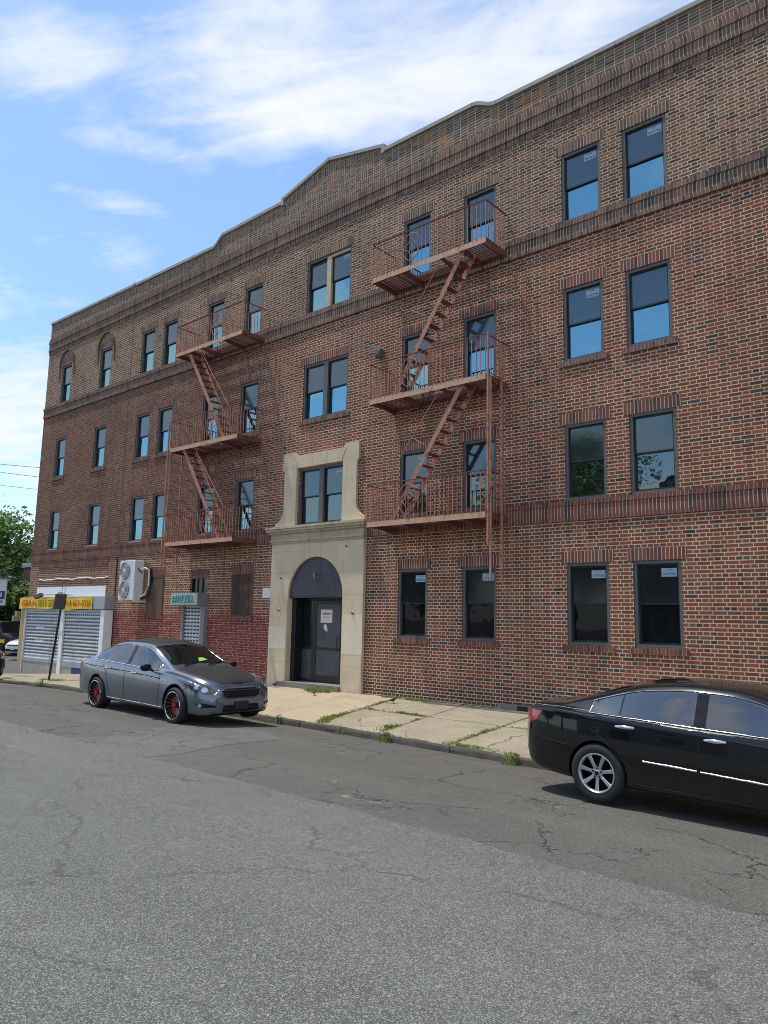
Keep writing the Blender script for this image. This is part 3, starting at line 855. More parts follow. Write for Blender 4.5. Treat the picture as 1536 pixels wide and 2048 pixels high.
m_ = MB(); m_.box(PX0 - 0.002, ARCX - ARCR - 0.03, -0.093, -0.08, 1.05, 1.66); m_.build('cleaned_block', M['stone_pale'], ent)
m_ = MB(); m_.box(ARCX + ARCR + 0.005, PX1 + 0.002, -0.093, -0.08, 1.0, 2.02); m_.build('cleaned_block', M['stone_pale'], ent)
m_ = MB()       # mortar lines of the voussoirs
for t_ in (62, 78, 102, 118, 40, 140):
    c_, s_ = math.cos(R(t_)), math.sin(R(t_)); m_.bar((ARCX + (ARCR + 0.02) * c_, -0.0905, ARCZ + (ARCR + 0.02) * s_), (ARCX + 1.42 * c_, -0.0905, ARCZ + 1.42 * s_), 0.004, 0.012, up=(0, -1, 0))
m_.build('stone_joint', M['stone_pale'], ent)
for px_, pz_ in ((-16.35, 2.1), (-13.47, 2.05), (-16.3, 3.02), (-13.75, 3.82)):
    m_ = MB(); m_.box(px_ - 0.05, px_ + 0.05, -0.096, -0.088, pz_ - 0.13, pz_ + 0.1); m_.build('fixture_scar', M['stone_pale'], ent)
    m_ = MB(); m_.tube([(px_, -0.16, pz_ + 0.03), (px_, -0.09, pz_)], 0.015); m_.tube([(px_ - 0.04, -0.1, pz_), (px_ + 0.04, -0.1, pz_ + 0.01)], 0.01); m_.build('fixture_bolt', M['sash'], ent)
# cornice: stacked mouldings
m_ = MB(); cw0, cw1 = PX0 - 0.02, PX1 + 0.02
for z0, z1, pr, e in ((4.022, 4.07, 0.13, 0.0), (4.073, 4.13, 0.16, 0.02), (4.133, 4.30, 0.12, 0.0), (4.303, 4.36, 0.19, 0.04), (4.363, 4.43, 0.25, 0.09), (4.433, 4.495, 0.28, 0.12)):
    m_.box(cw0 - e, cw1 + e, -pr, 0.05, z0, z1)
m_.build('cornice', M['stone_cornice'], ent)
# window surround with scrolled shoulders and ears
lft = [(-16.70, 4.498), (-15.85, 4.498), (-15.85, 6.19), (-16.42, 6.19), (-16.36, 6.12), (-16.36, 5.05)] + [(-16.36 - 0.33 * (1 - math.cos(t)), 5.05 - 0.42 * math.sin(t)) for t in np.linspace(0.15, math.pi / 2, 7)] + [(-16.70, 4.60)]
m_ = MB(); m_.prism(lft, -0.085, 0.02)
rgt = [(2 * -14.925 - x_, z_) for x_, z_ in lft]; m_.prism(rgt, -0.085, 0.02)
m_.prism([(-16.44, 6.193), (-13.41, 6.193), (-13.41, 6.66), (-13.93, 6.66), (-13.98, 6.56), (-15.87, 6.56), (-15.92, 6.66), (-16.44, 6.66)], -0.085, 0.02)
m_.build('window_surround', M['stone'], ent)
m_ = MB()
for xa, xb_ in ((-15.80, -15.97), (-14.05, -13.88)): m_.bar((xa, -0.0855, 6.20), (xb_, -0.0855, 6.55), 0.004, 0.012, up=(0, -1, 0))
m_.build('stone_joint', M['casing'], ent)
# tympanum
def worn_panel(name, col):
    m, t, b = newmat(name); o = t.obj(); x, y, z = t.sep(o)
    n = t.noise(o, 2.0, 5, 0.6); s_ = t.noise(t.vec(x * 6, y, z * 0.5), 2.0, 5, 0.7); f = t.voro(o, 40)
    c = t.ramp(n, [(0.3, tuple(q * 0.8 for q in col)), (0.7, tuple(q * 1.2 for q in col))])
    c = t.mix(s_.ss(0.52, 0.75) * 0.35, c, (0.19, 0.20, 0.21))
    c = t.mix(t.noise(o, 30, 5, 0.7).ss(0.6, 0.7) * 0.5, c, (0.24, 0.25, 0.25))
    setc(t, b, c, 0.5); return m
M['tym'] = worn_panel('tympanum_paint', (0.040, 0.044, 0.052)); M['dpan'] = worn_panel('door_panel', (0.070, 0.074, 0.080))
m_ = MB(); m_.prism([(ARCX + (ARCR - 0.004), ARCZ - 0.02)] + arch_pts(ARCR - 0.004) + [(ARCX - (ARCR - 0.004), ARCZ - 0.02)], -0.02, 0.06); ty = m_.build('tympanum', M['tym'], BLD)
m_ = MB()
for k in range(5):
    a_ = wr.uniform(-0.07, 0.10); z_ = 3.02 + wr.uniform(-0.10, 0.12)
    m_.tube([(ARCX + a_, -0.025, z_), (ARCX + a_ + wr.uniform(-.03, .03), -0.07, z_ + wr.uniform(-.03, .05))], 0.014)
m_.tube([(ARCX - 0.02, -0.025, 3.10), (ARCX - 0.01, -0.12, 3.12), (ARCX + 0.02, -0.13, 3.02)], 0.018); m_.build('lamp_bracket', M['step'], ty)
m_ = MB(); m_.box(ARCX - ARCR, ARCX + ARCR, -0.015, 0.5, ARCZ - 0.06, ARCZ - 0.022); m_.build('soffit', M['black_alu'], BLD)
# storefront door set 0.38 m back
DX0, DX1, DZ0, DZ1, DY = ARCX - ARCR + 0.01, ARCX + ARCR - 0.01, 0.17, ARCZ - 0.063, 0.36
m_ = MB(); border(m_, DX0, DX1, DY, DY + 0.1, DZ0, DZ1, 0.06)
xd0, xd1 = -15.36, -14.27
m_.box(xd0 - 0.09, xd0, DY, DY + 0.1, DZ0 + 0.061, DZ1 - 0.061); m_.box(xd1, xd1 + 0.09, DY, DY + 0.1, DZ0 + 0.061, DZ1 - 0.061)
for p, q_ in ((DX0 + 0.061, xd0 - 0.091), (xd1 + 0.091, DX1 - 0.061)): m_.box(p, q_, DY + 0.01, DY + 0.09, 1.06, 1.12)
m_.box(DX0 - 0.01, DX0 + 0.16, 0.10, DY - 0.002, DZ0 - 0.02, DZ1)
fr = m_.build('door_frame', M['black_alu'], BLD)
for p, q_ in ((DX0 + 0.061, xd0 - 0.091), (xd1 + 0.091, DX1 - 0.061)):
    m_ = MB(); m_.box(p, q_, DY + 0.03, DY + 0.05, DZ0 + 0.062, 1.058); m_.build('side_panel', M['dpan'], fr)
    m_ = MB(); m_.box(p, q_, DY + 0.03, DY + 0.05, 1.122, DZ1 - 0.062); m_.build('side_pane', M['glass_dark_up'], fr)
m_ = MB(); border(m_, xd0 + 0.004, xd1 - 0.004, DY - 0.01, DY + 0.04, DZ0 + 0.01, DZ1 - 0.07, 0.085)
m_.box(xd0 + 0.09, xd1 - 0.09, DY - 0.008, DY + 0.038, 1.05, 1.12); m_.box(xd0 + 0.09, xd1 - 0.09, DY - 0.008, DY + 0.038, DZ0 + 0.096, DZ0 + 0.19)
dr = m_.build('door', M['black_alu'], BLD)
m_ = MB(); m_.box(xd0 + 0.09, xd1 - 0.09, DY + 0.005, DY + 0.025, DZ0 + 0.19, 1.05); m_.box(xd0 + 0.09, xd1 - 0.09, DY + 0.005, DY + 0.025, 1.12, DZ1 - 0.156); m_.build('door_panel', M['dpan'], dr)
m_ = MB(); hx = xd1 - 0.13; m_.tube([(hx, DY - 0.01, 1.42), (hx, DY - 0.07, 1.42), (hx, DY - 0.07, 1.05), (hx, DY - 0.01, 1.05)], 0.014); m_.build('handle', M['black_alu'], dr)
m_ = MB(); m_.box(DX0 - 0.25, DX1 + 0.02, -0.18, 0.5, -0.5, 0.165); m_.build('doorstep', M['step'], BLD)
def notice(name, label, x0, x1, y, z0, z1, red=True, lines=4):
    t_ = thing(name, label, 'notice', ((x0 + x1) / 2, y, z0)); c = Vector(t_.location)
    m_ = MB(); m_.box(x0 - c.x, x1 - c.x, -0.003, 0.0, 0, z1 - z0); m_.build('sheet', M['paper'], t_)
    m_ = MB(); w = x1 - x0; h = z1 - z0
    if red: m_.box(-w * 0.36, w * 0.36, -0.0045, -0.0035, h * 0.62, h * 0.74)
    for k in range(lines): m_.box(-w * 0.33, w * (0.33 - 0.07 * (k % 2)), -0.0045, -0.0035, h * (0.48 - 0.1 * k), h * (0.48 - 0.1 * k) + h * 0.018)
    m_.build('print', M['ink_red'] if red else M['ink_blue'], t_); return t_
notice('door_notice', 'white paper notice with red print stuck to the dark entrance door', -15.12, -14.67, DY - 0.011 + 0.014, 1.80, 2.16)
notice('side_notice', 'small white paper on the narrow pane right of the entrance door', -14.10, -13.98, DY + 0.028, 1.45, 1.85, False, 3)
notice('wall_notice', 'small pale blue and white plate on brick left of the entrance stone', -17.22, -16.88, -0.004, 2.47, 2.77, False, 2)
m_ = MB(); m_.prism([(-15.0, 1.66), (-14.93, 1.58), (-14.84, 1.55), (-14.86, 1.68), (-14.90, 1.76), (-14.97, 1.75)], DY - 0.001, DY + 0.003)
tag(m_.build('torn_paper', M['paper']), 'torn white scrap of paper below the notice on the entrance door', 'paper')

# boarded windows, with planks shown in the material
def plank_mat():
    m, t, b = newmat('old_planks'); o = t.obj(); x, y, z = t.sep(o)
    u = (x + 60) / 0.085; i = u.floor(); f = u - i; r_ = t.white(t.vec(i, 1.0, 2.0))
    g = t.noise(t.vec(x * 30, y, z * 2.0), 2.0, 5, 0.65)
    c = t.ramp(g * 0.6 + r_ * 0.4, [(0.25, (0.028, 0.017, 0.015)), (0.75, (0.085, 0.045, 0.034))])
    gap = f.min(1.0 - f).lt(0.06); c = t.mix(gap, c, (0.010, 0.007, 0.006))
    setc(t, b, c, 0.85, t.bump(g - gap, 0.6, 0.006)); return m
M['plank'] = plank_mat(); M['brown_wood'] = plain('brown_plywood', (0.115, 0.075, 0.045), 0.8, var=0.35, scale=3)
for x0, x1, mat in ((-23.35, -22.42, M['brown_wood']), (-18.66, -17.72, M['plank'])):
    m_ = MB(); m_.box(x0, x1, -0.025, 0.04, 1.93, 3.22); o = m_.build('boarded_window', mat, BLD)
    m_ = MB(); border(m_, x0 - 0.03, x1 + 0.03, -0.032, 0.02, 1.90, 3.25, 0.05); m_.build('board_frame', M['brown_wood'], o)
    m_ = MB(); m_.box(x0 - 0.1, x1 + 0.1, -0.004, 0.03, 3.255, 3.50); m_.build('lintel', M['soldier'], BLD)
    m_ = MB(); m_.box(x0 - 0.1, x1 + 0.1, -0.035, 0.03, 1.79, 1.897); m_.build('sill', M['rowlock_red'], BLD)

# roll-down shutters
def shutter_mat(name, base, pitch, slot, z0, zslot_top, zslot_bot, hh_=0.24):
    m, t, b = newmat(name); o = t.obj(); x, y, z = t.sep(o)
    v = (z - z0) / pitch; fv = v - v.floor(); u = (x + 60.0) / slot; iu = u.floor(); fu = u - iu
    hole = (fv - 0.5).abs().lt(hh_) * (fu - 0.5).abs().lt(0.36) * z.gt(zslot_bot) * z.lt(zslot_top)
    blk = t.white(t.vec((u * 0.2).floor(), v.floor(), 1.0)).lt(0.03)
    n = t.noise(o, 3.0, 5, 0.6)
    c = t.ramp(n, [(0.3, tuple(q * 0.8 for q in base)), (0.7, tuple(q * 1.1 for q in base))])
    c = t.mix(hole * (1.0 - blk), c, (0.008, 0.008, 0.009)); setc(t, b, c, 0.45)
    b.inputs['Metallic'].default_value = 0.35
    return m
def corrugated(m_, x0, x1, z0, z1, pitch, y, amp=0.02):
    n = int((z1 - z0) / pitch) * 6; zs = np.linspace(z0, z1, n + 1)
    pr = [(y - amp * (0.5 + 0.5 * math.cos(2 * math.pi * (z - z0) / pitch)), z) for z in zs]
    for p, q_ in zip(pr[:-1], pr[1:]): m_.quad((x0, p[0], p[1]), (x1, p[0], p[1]), (x1, q_[0], q_[1]), (x0, q_[0], q_[1]))
M['galv'] = plain('galvanised_steel', (0.36, 0.37, 0.38), 0.5, 0.3, var=0.12, scale=3)
M['white_paint'] = plain('white_paint', (0.80, 0.80, 0.77), 0.6, var=0.06)
M['osb'] = plain('osb_board', (0.42, 0.30, 0.17), 0.85, var=0.35, scale=22)
M['tile_base'] = plain('shop_base', (0.36, 0.33, 0.26), 0.8, var=0.15)
M['blue'] = plain('blue_paint', (0.015, 0.04, 0.17), 0.6)
SY = -0.36
sf = thing('shop_front', 'shop front with two closed roll down shutters under a yellow banner', 'shop front', (-28.7, SY, -0.5)); SL = Vector(sf.location)
class Rel(MB):
    def __init__(s, o): super().__init__(); s.o = Vector(o)
    def build(s, *a, **k): s.v = [(p[0] - s.o.x, p[1] - s.o.y, p[2] - s.o.z) for p in s.v]; return super().build(*a, **k)
msh = shutter_mat('slotted_shutter', (0.52, 0.55, 0.57), 0.13, 0.15, 0.10 - SL.z, 1.98 - SL.z, 0.28 - SL.z)
for x0, x1, zb0 in ((-31.86, -28.80, -0.04), (-28.52, -25.78, -0.10)):
    m_ = Rel(SL); corrugated(m_, x0, x1, 0.10, 2.06, 0.13, SY + 0.06); s_ = m_.build('shutter', msh, sf, smooth=60)
    m_ = Rel(SL); m_.box(x0, x1, SY + 0.015, SY + 0.06, zb0, 0.098); m_.build('bottom_bar', M['galv'], s_)
m_ = Rel(SL); m_.box(-32.30, -31.90, SY, -0.002, -0.95, 2.07); m_.build('board_pillar', M['osb'], sf)
for p, q_, yb_ in ((-28.79, -28.53, SY + 0.1), (-31.895, -31.865, SY + 0.1), (-25.77, -25.50, -0.002)): m_ = Rel(SL); m_.box(p, q_, SY - 0.01, yb_, -0.9, 2.06); m_.build('guide_rail', M['white_paint'], sf)
m_ = Rel(SL); m_.box(-32.15, -25.46, SY - 0.05, -0.002, 2.08, 2.55); m_.build('shutter_box', M['galv'], sf)
m_ = Rel(SL); m_.box(-31.86, -28.80, SY + 0.03, SY + 0.12, -1.0, -0.045); m_.box(-28.52, -27.7, SY + 0.03, SY + 0.12, -1.0, -0.105); m_.build('base_panel', M['tile_base'], sf)
m_ = Rel(SL); m_.box(-27.69, -25.78, SY + 0.03, SY + 0.12, -1.0, -0.105); m_.build('blue_panel', M['blue'], sf)
m_ = Rel(SL); m_.box(-31.7, -26.15, -0.04, -0.003, 2.56, 2.955); m_.build('fascia', M['white_paint'], sf)
m_ = Rel(SL)
pts = [(x_, -0.02, 3.27 + 0.02 * math.sin(x_ * 3.1) + 0.012 * math.sin(x_ * 7.7)) for x_ in np.arange(-31.6, -26.0, 0.15)]; m_.tube(pts, 0.022); m_.build('flashing', M['white_paint'], sf)
m_ = Rel(SL); m_.tube([(-28.6, -0.05, 2.62), (-28.62, -0.55, 2.62), (-30.05, -0.62, 2.62)], 0.018); arm = m_.build('lamp_arm', M['step'], sf)
m_ = Rel(SL); m_.bar((-30.0, -0.62, 2.63), (-30.32, -0.70, 2.50), 0.17, 0.13); m_.bar((-28.5, -0.6, 2.66), (-28.25, -0.66, 2.55), 0.17, 0.13); m_.build('lamp_head', M['casing'], arm)
# banner
M['yellow'] = plain('banner_yellow', (0.80, 0.55, 0.012), 0.6, var=0.06)
M['banner_red'] = plain('banner_red', (0.55, 0.045, 0.012), 0.6)
M['banner_olive'] = plain('banner_olive', (0.16, 0.12, 0.01), 0.6)
bn = thing('banner_sign', 'yellow vinyl banner with red lettering stretched above the shop shutters', 'banner', (-29.3, SY - 0.06, 2.08)); BNL = Vector(bn.location)
m_ = Rel(BNL); bx = np.linspace(-32.32, -26.30, 40); yb = SY - 0.075
def bump_top(x): return 2.515 - 0.05 * math.exp(-((x + 27.7) / 0.35) ** 2) + 0.012 * math.sin(x * 4)
def bump_bot(x): return 2.075 - 0.05 * math.exp(-((x + 28.2) / 0.4) ** 2) + 0.012 * math.sin(x * 3 + 1)
def by(x, q): return yb - 0.012 * math.sin(x * 5 + q * 2.5)
for p, q_ in zip(bx[:-1], bx[1:]):
    m_.quad((p, by(p, 0), bump_bot(p)), (q_, by(q_, 0), bump_bot(q_)), (q_, by(q_, 1), bump_top(q_)), (p, by(p, 1), bump_top(p)))
bo = m_.build('vinyl', M['yellow'], bn); md = bo.modifiers.new('solid', 'SOLIDIFY'); md.thickness = 0.004
def btxt(body, xc, w, h, mat, bold): text_mesh('lettering', body, h * 1.3, mat, bn, (xc - BNL.x, yb - 0.018 - BNL.y, 2.295 - BNL.z), width=w, height=h, bold=bold, depth=0.002)
btxt('GIAN', -31.42, 1.30, 0.26, M['banner_red'], 0.003); btxt('DELI & GROCERY', -29.62, 1.95, 0.27, M['banner_olive'], 0.0); btxt('914-663-0336', -27.38, 1.98, 0.25, M['banner_red'], 0.002)

# side door with graffitied shutter box
M['grey_paint'] = plain('grey_steel_paint', (0.20, 0.205, 0.215), 0.55, var=0.15, scale=3)
M['graf_ground'] = plain('pale_paint', (0.40, 0.46, 0.40), 0.6, var=0.1)
M['teal'] = plain('teal_spray', (0.015, 0.33, 0.33), 0.6)
sd = thing('door_shutter', 'narrow roll down shutter on the red painted wall with teal graffiti box above', 'shutter', (-20.5, -0.1, 0)); DL = Vector(sd.location)
m_ = Rel(DL); m_.box(-21.30, -19.86, -0.40, 0.02, 2.24, 2.64); m_.build('shutter_box', M['grey_paint'], sd)
m_ = Rel(DL); m_.box(-21.30, -19.872, -0.405, -0.401, 2.25, 2.63); gp = m_.build('painted_face', M['graf_ground'], sd)
m_ = Rel(DL)
def stroke(pts, r=0.02): m_.tube([(x_, -0.409, z_) for x_, z_ in pts], r, 6)
gx, gz = -21.2, 2.32
for ch in ([(0, 0), (0.02, .25)], [(0.02, .25), (.1, .18), (.02, .12), (.12, .06), (0, 0)], [(.15, 0), (.2, .24), (.26, 0)], [(.16, .1), (.25, .1)], [(.30, 0), (.3, .22), (.36, .1), (.42, .22), (.42, 0)],
           [(.52, 0), (.54, .25)], [(.66, .24), (.54, .12), (.68, 0)], [(.82, .22), (.74, .2), (.73, .02), (.83, .02)], [(.73, .12), (.81, .12)], [(.88, 0), (.9, .24), (.98, .17), (.9, .12), (.99, 0)], [(1.03, .22), (1.14, .2), (1.04, .02), (1.18, .04)]):
    stroke([(gx + a_ * 0.98, gz + b_) for a_, b_ in ch])
m_.build('graffiti', M['teal'], gp)
dsh = shutter_mat('door_shutter_steel', (0.50, 0.54, 0.56), 0.115, 0.17, -0.2 - DL.z, 2.2, 0.0, 0.2)
m_ = Rel(DL); corrugated(m_, -20.96, -20.05, -0.2, 2.235, 0.115, -0.06); m_.build('shutter', dsh, sd, smooth=60)
for p, q_ in ((-21.08, -20.97), (-20.04, -19.84)): m_ = Rel(DL); m_.box(p, q_, -0.13, 0.02, -0.3, 2.236); m_.build('guide_rail', M['grey_paint'], sd)
m_ = MB(); m_.box(-20.86, -20.0, 0.10, 0.14, 2.2, 3.12); tr = m_.build('transom_window', M['glass_dark_up'], BLD)
m_ = MB()
for xx in (-20.84, -20.58, -20.32, -20.05): m_.box(xx - 0.02, xx + 0.02, 0.07, 0.099, 2.3, 3.10)
m_.build('transom_bar', M['sash'], tr)
m_ = MB(); m_.box(-20.97, -19.9, -0.004, 0.03, 3.123, 3.37); m_.build('lintel', M['soldier'], BLD)

# ------------------------------------------------------------------ fire escapes
def fire_escape(x0, x1, floors, sign, label, x_ladder, grp):
    """sign +1: stairs run down to the left from the right; -1 mirrored"""
    cx = (x0 + x1) / 2; c = Vector((cx, 0, floors[0])); wd = 0.92
    t_ = thing('fire_escape', label, 'fire escape', c, 0, grp)
    def loc(m_): return m_
    def mx(f): return x0 + (x1 - x0) * f if sign > 0 else x1 - (x1 - x0) * f   # f: 0 = foot end of the stairs
    for k, z in enumerate(floors):
        m_ = Rel(c)                                                   # platform frame
        m_.box(x0, x1, -wd, -wd + 0.012, z - 0.10, z + 0.03); m_.box(x0, x1, -wd + 0.0125, -wd + 0.06, z + 0.018, z + 0.03)
        pf = m_.build('platform', M['rust_beam'], t_)
        m_ = Rel(c)
        for xe in (x0 + 0.006, x1 - 0.006): m_.box(xe - 0.006, xe + 0.006, -wd + 0.0125, -0.001, z - 0.10, z + 0.03)
        m_.box(x0 + 0.0125, x1 - 0.0125, -0.05, -0.001, z - 0.06, z + 0.0)
        for f in (0.02, 0.28, 0.62, 0.80):
            xx = mx(f); m_.prism([(-wd + 0.02, z - 0.015), (-0.001, z - 0.015), (-0.001, z - 0.16), (-0.06, z - 0.16), (-wd + 0.02, z - 0.07)], xx - 0.025, xx + 0.025, axis='x')
        m_.build('bracket', M['rust_dark'], pf)
        m_ = Rel(c); hole = (mx(0.30), mx(0.76)) if k < len(floors) - 1 or True else None
        ha, hb = min(hole), max(hole)
        ny = 13
        for j in range(ny):
            y = -wd + 0.05 + (wd - 0.10) * j / (ny - 1)
            yy0, yy1 = y - 0.018, y + 0.018
            if k > 0 and y < -0.38: segs = ((x0 + 0.02, ha), (hb, x1 - 0.02))
            else: segs = ((x0 + 0.02, x1 - 0.02),)
            for p, q_ in segs: m_.box(p, q_, yy0, yy1, z - 0.012, z + 0.004)
        for f in (0.06, 0.2, 0.80, 0.95):
            xx = mx(f); m_.box(xx - 0.012, xx + 0.012, -wd + 0.03, -0.06, z - 0.03, z - 0.0125)
        m_.build('grating', M['rust_dark'], pf)
        # railing
        rt = z + 0.95; m_ = Rel(c)
        ladder_end = x_ladder
        m_.bar((x0, -wd, rt), (x1, -wd, rt), 0.035, 0.02); m_.bar((x0, -wd, rt - 0.08), (x1, -wd, rt - 0.08), 0.012, 0.012) if False else None
        for xe in (x0, x1): m_.bar((xe, -wd, rt), (xe, -0.01, rt), 0.03, 0.02)
        rl = m_.build('railing', M['rust_dark'], t_)
        m_ = Rel(c); nb = 29; oc = mx(0.37)
        for i in range(nb):
            xx = x0 + (x1 - x0) * i / (nb - 1)
            if 0 < i < nb - 1 and abs(xx - oc) < 0.2: continue
            b1 = Rel(c); b1.box(xx - 0.008, xx + 0.008, -wd - 0.008, -wd + 0.008, z + 0.03, rt - 0.01); b1.build('baluster', M['rust'], rl)
        for xe in (x0, x1):
            for i in range(1, 8): y = -wd + wd * i / 8; m_.box(xe - 0.008, xe + 0.008, y - 0.008, y + 0.008, z + 0.03, rt - 0.01)
        m_.build('end_balusters', M['rust'], rl)['kind'] = 'stuff'
        m_ = Rel(c); oz = z + 0.50                                    # scrolled ornament: ring, four arcs and centre bars
        ring = [(oc + 0.27 * math.cos(a_), -wd - 0.012, oz + 0.36 * math.sin(a_)) for a_ in np.linspace(0, 2 * math.pi, 24, endpoint=False)]
        m_.tube(ring, 0.009, 5, closed=True)
        for sx in (-1, 1):
            for sz in (-1, 1):
                m_.tube([(oc + sx * 0.27 * (1 - math.cos(a_)) * 1.0, -wd - 0.012, oz + sz * (0.36 - 0.33 * math.sin(a_))) for a_ in np.linspace(0, math.pi / 2, 8)], 0.008, 5)
        for dx_ in (-0.05, 0, 0.05): m_.box(oc + dx_ - 0.006, oc + dx_ + 0.006, -wd - 0.006, -wd + 0.006, z + 0.03, rt - 0.01)
        m_.build('ornament', M['rust'], rl)
        if k > 0:                                                     # stair from this platform to the one below
            zb_ = floors[k - 1]; xt, xf = mx(0.815), mx(0.215)
            yo, yi = -wd + 0.07, -0.42
            st = Rel(c)
            for y in (yo, yi): st.bar((xt, y, z - 0.02), (xf, y, zb_ + 0.02), 0.012, 0.12)
            so = st.build('stair', M['rust'], t_)
            nst = 12
            for i in range(1, nst):
                f = i / nst; xx = xt + (xf - xt) * f; zz = z - 0.02 + (zb_ - z + 0.04) * f
                st = Rel(c); st.box(xx - 0.085, xx - 0.02, yo + 0.007, yi - 0.007, zz - 0.012, zz); st.box(xx + 0.0, xx + 0.065, yo + 0.007, yi - 0.007, zz - 0.012, zz)
                st.build('tread', M['rust_dark'], so)
            hr = Rel(c); dx_, dz_ = xf - xt, zb_ - z                     # thin handrail standing off the stair
            for y in (yo - 0.02,):
                a_ = (xt + dx_ * 0.12 - 0.0, y, z + dz_ * 0.12 + 0.72); b_ = (xf - dx_ * 0.14, y, zb_ - dz_ * 0.14 + 0.72)
                a_ = (xt + dx_ * 0.30, y, z - 0.06); b_ = (xf - 0.0 * dx_ + dx_ * 0.12, y, zb_ + 0.92)
                hr.tube([a_, b_, (xf - dx_ * 0.10, y, zb_ + 0.86)], 0.011, 5)
                mxp = Vector(a_).lerp(Vector(b_), 0.5); hr.tube([mxp, (mxp.x - dx_ * 0.18, y, mxp.z - dz_ * 0.0 - 0.22)], 0.009, 5)
            hr.build('handrail', M['rust'], so)
    # drop ladder at the end away from the stairs' foot
    xl = x_ladder; m_ = Rel(c); ztop = floors[1] + 0.95; zbot = floors[0] - 1.45 if sign > 0 else floors[0] - 0.65
    for y, zt_, zb_, w in ((-wd - 0.02, ztop, floors[0] - 0.7, 0.045), (-wd + 0.09, floors[1] - 0.05, zbot, 0.04), (-0.38, ztop - 0.1, zbot, 0.045)):
        m_.box(xl - 0.02, xl + 0.02, y - w / 2, y + w / 2, zb_, zt_)
    if sign < 0: m_.box(xl - 0.02, xl + 0.02, -wd + 0.12, -0.41, zbot, zbot + 0.035)
    ld_ = m_.build('drop_ladder', M['rust'], t_)
    zz = zbot + 0.25
    while zz < floors[1] + 0.3:
        r_ = Rel(c); r_.tube([(xl, -wd + 0.09, zz), (xl, -0.38, zz)], 0.011, 5); r_.build('rung', M['rust_dark'], ld_); zz += 0.31
    return t_

fire_escape(-12.32, -8.86, (4.25, 7.36, 10.60), 1, 'rusty red fire escape right of the stone entrance, stairs climbing to the right', -8.78, 'fire escapes on the brick facade')
fire_escape(-21.10, -17.62, (4.20, 7.29, 10.54), -1, 'rusty red fire escape left of the stone entrance, stairs climbing to the left', -21.18, 'fire escapes on the brick facade')

# ------------------------------------------------------------------ air conditioner on the wall
M['ac_white'] = plain('ac_white', (0.66, 0.68, 0.66), 0.5, var=0.04)
M['ac_grey'] = plain('ac_grille', (0.10, 0.105, 0.11), 0.5)
M['hose'] = plain('black_hose', (0.014, 0.014, 0.016), 0.6)
ac = thing('air_conditioner', 'white wall mounted air conditioner with two round fans, hoses on its side', 'air conditioner', (-23.85, -0.55, 2.38)); AL = Vector(ac.location)
m_ = Rel(AL); m_.box(-24.34, -23.36, -0.55, -0.19, 2.40, 3.78); bd = m_.build('casing', M['ac_white'], ac)
mdb = bd.modifiers.new('bevel', 'BEVEL'); mdb.width = 0.02; mdb.segments = 2
m_ = Rel(AL); m_.box(-23.62, -23.612, -0.553, -0.545, 2.42, 3.76); m_.box(-23.70, -23.66, -0.556, -0.545, 2.95, 2.98); m_.build('panel_seam', M['ac_grey'], ac)
for fz in (2.75, 3.42):
    m_ = Rel(AL); fx = -23.98; m_.lathe([(0.0, -0.552), (0.29, -0.552), (0.30, -0.565), (0.315, -0.565), (0.318, -0.548)], 'y', 28, c=(fx, 0, fz)); fo = m_.build('fan', M['ac_grey'], ac, smooth=30)
    m_ = Rel(AL)
    for rr in (0.07, 0.13, 0.19, 0.25, 0.30): m_.tube([(fx + rr * math.cos(a_), -0.572, fz + rr * math.sin(a_)) for a_ in np.linspace(0, 2 * math.pi, 22, endpoint=False)], 0.006, 4, closed=True)
    for a_ in np.linspace(0, 2 * math.pi, 18, endpoint=False): m_.tube([(fx + 0.05 * math.cos(a_), -0.572, fz + 0.05 * math.sin(a_)), (fx + 0.3 * math.cos(a_ + 0.35), -0.572, fz + 0.3 * math.sin(a_ + 0.35))], 0.004, 4)
    m_.lathe([(0.0, -0.585), (0.05, -0.58), (0.06, -0.566)], 'y', 14, c=(fx, 0, fz)); m_.build('fan_guard', M['ac_white'], fo)
m_ = Rel(AL); m_.box(-24.30, -24.25, -0.52, -0.001, 2.34, 2.395); m_.box(-23.45, -23.40, -0.52, -0.001, 2.34, 2.395); m_.build('bracket', M['white_paint'], ac)
m_ = Rel(AL); m_.tube([(-23.355, -0.33, 3.45), (-23.22, -0.25, 3.52), (-23.15, -0.12, 3.45), (-23.17, -0.1, 2.9), (-23.25, -0.2, 2.6), (-23.36, -0.3, 2.52)], 0.035, 8); m_.build('white_hose', M['white_paint'], ac, smooth=60)
m_ = Rel(AL); m_.tube([(-23.12, -0.08, 3.5), (-23.07, -0.07, 3.1), (-23.12, -0.08, 2.6), (-23.36, -0.25, 2.45)], 0.045, 8); m_.tube([(-23.357, -0.42, 3.5), (-23.30, -0.40, 3.42), (-23.29, -0.3, 3.35)], 0.02, 6); m_.build('black_hose', M['hose'], ac, smooth=60)

# small lamp box left of the right fire escape
m_ = MB(); m_.box(-12.86, -12.66, -0.16, 0.0, 8.86, 9.06); m_.box(-12.84, -12.68, -0.19, -0.161, 8.90, 9.00); tag(m_.build('wall_lamp', M['casing']), 'small grey lamp box on the bricks left of a fire escape platform', 'wall lamp')

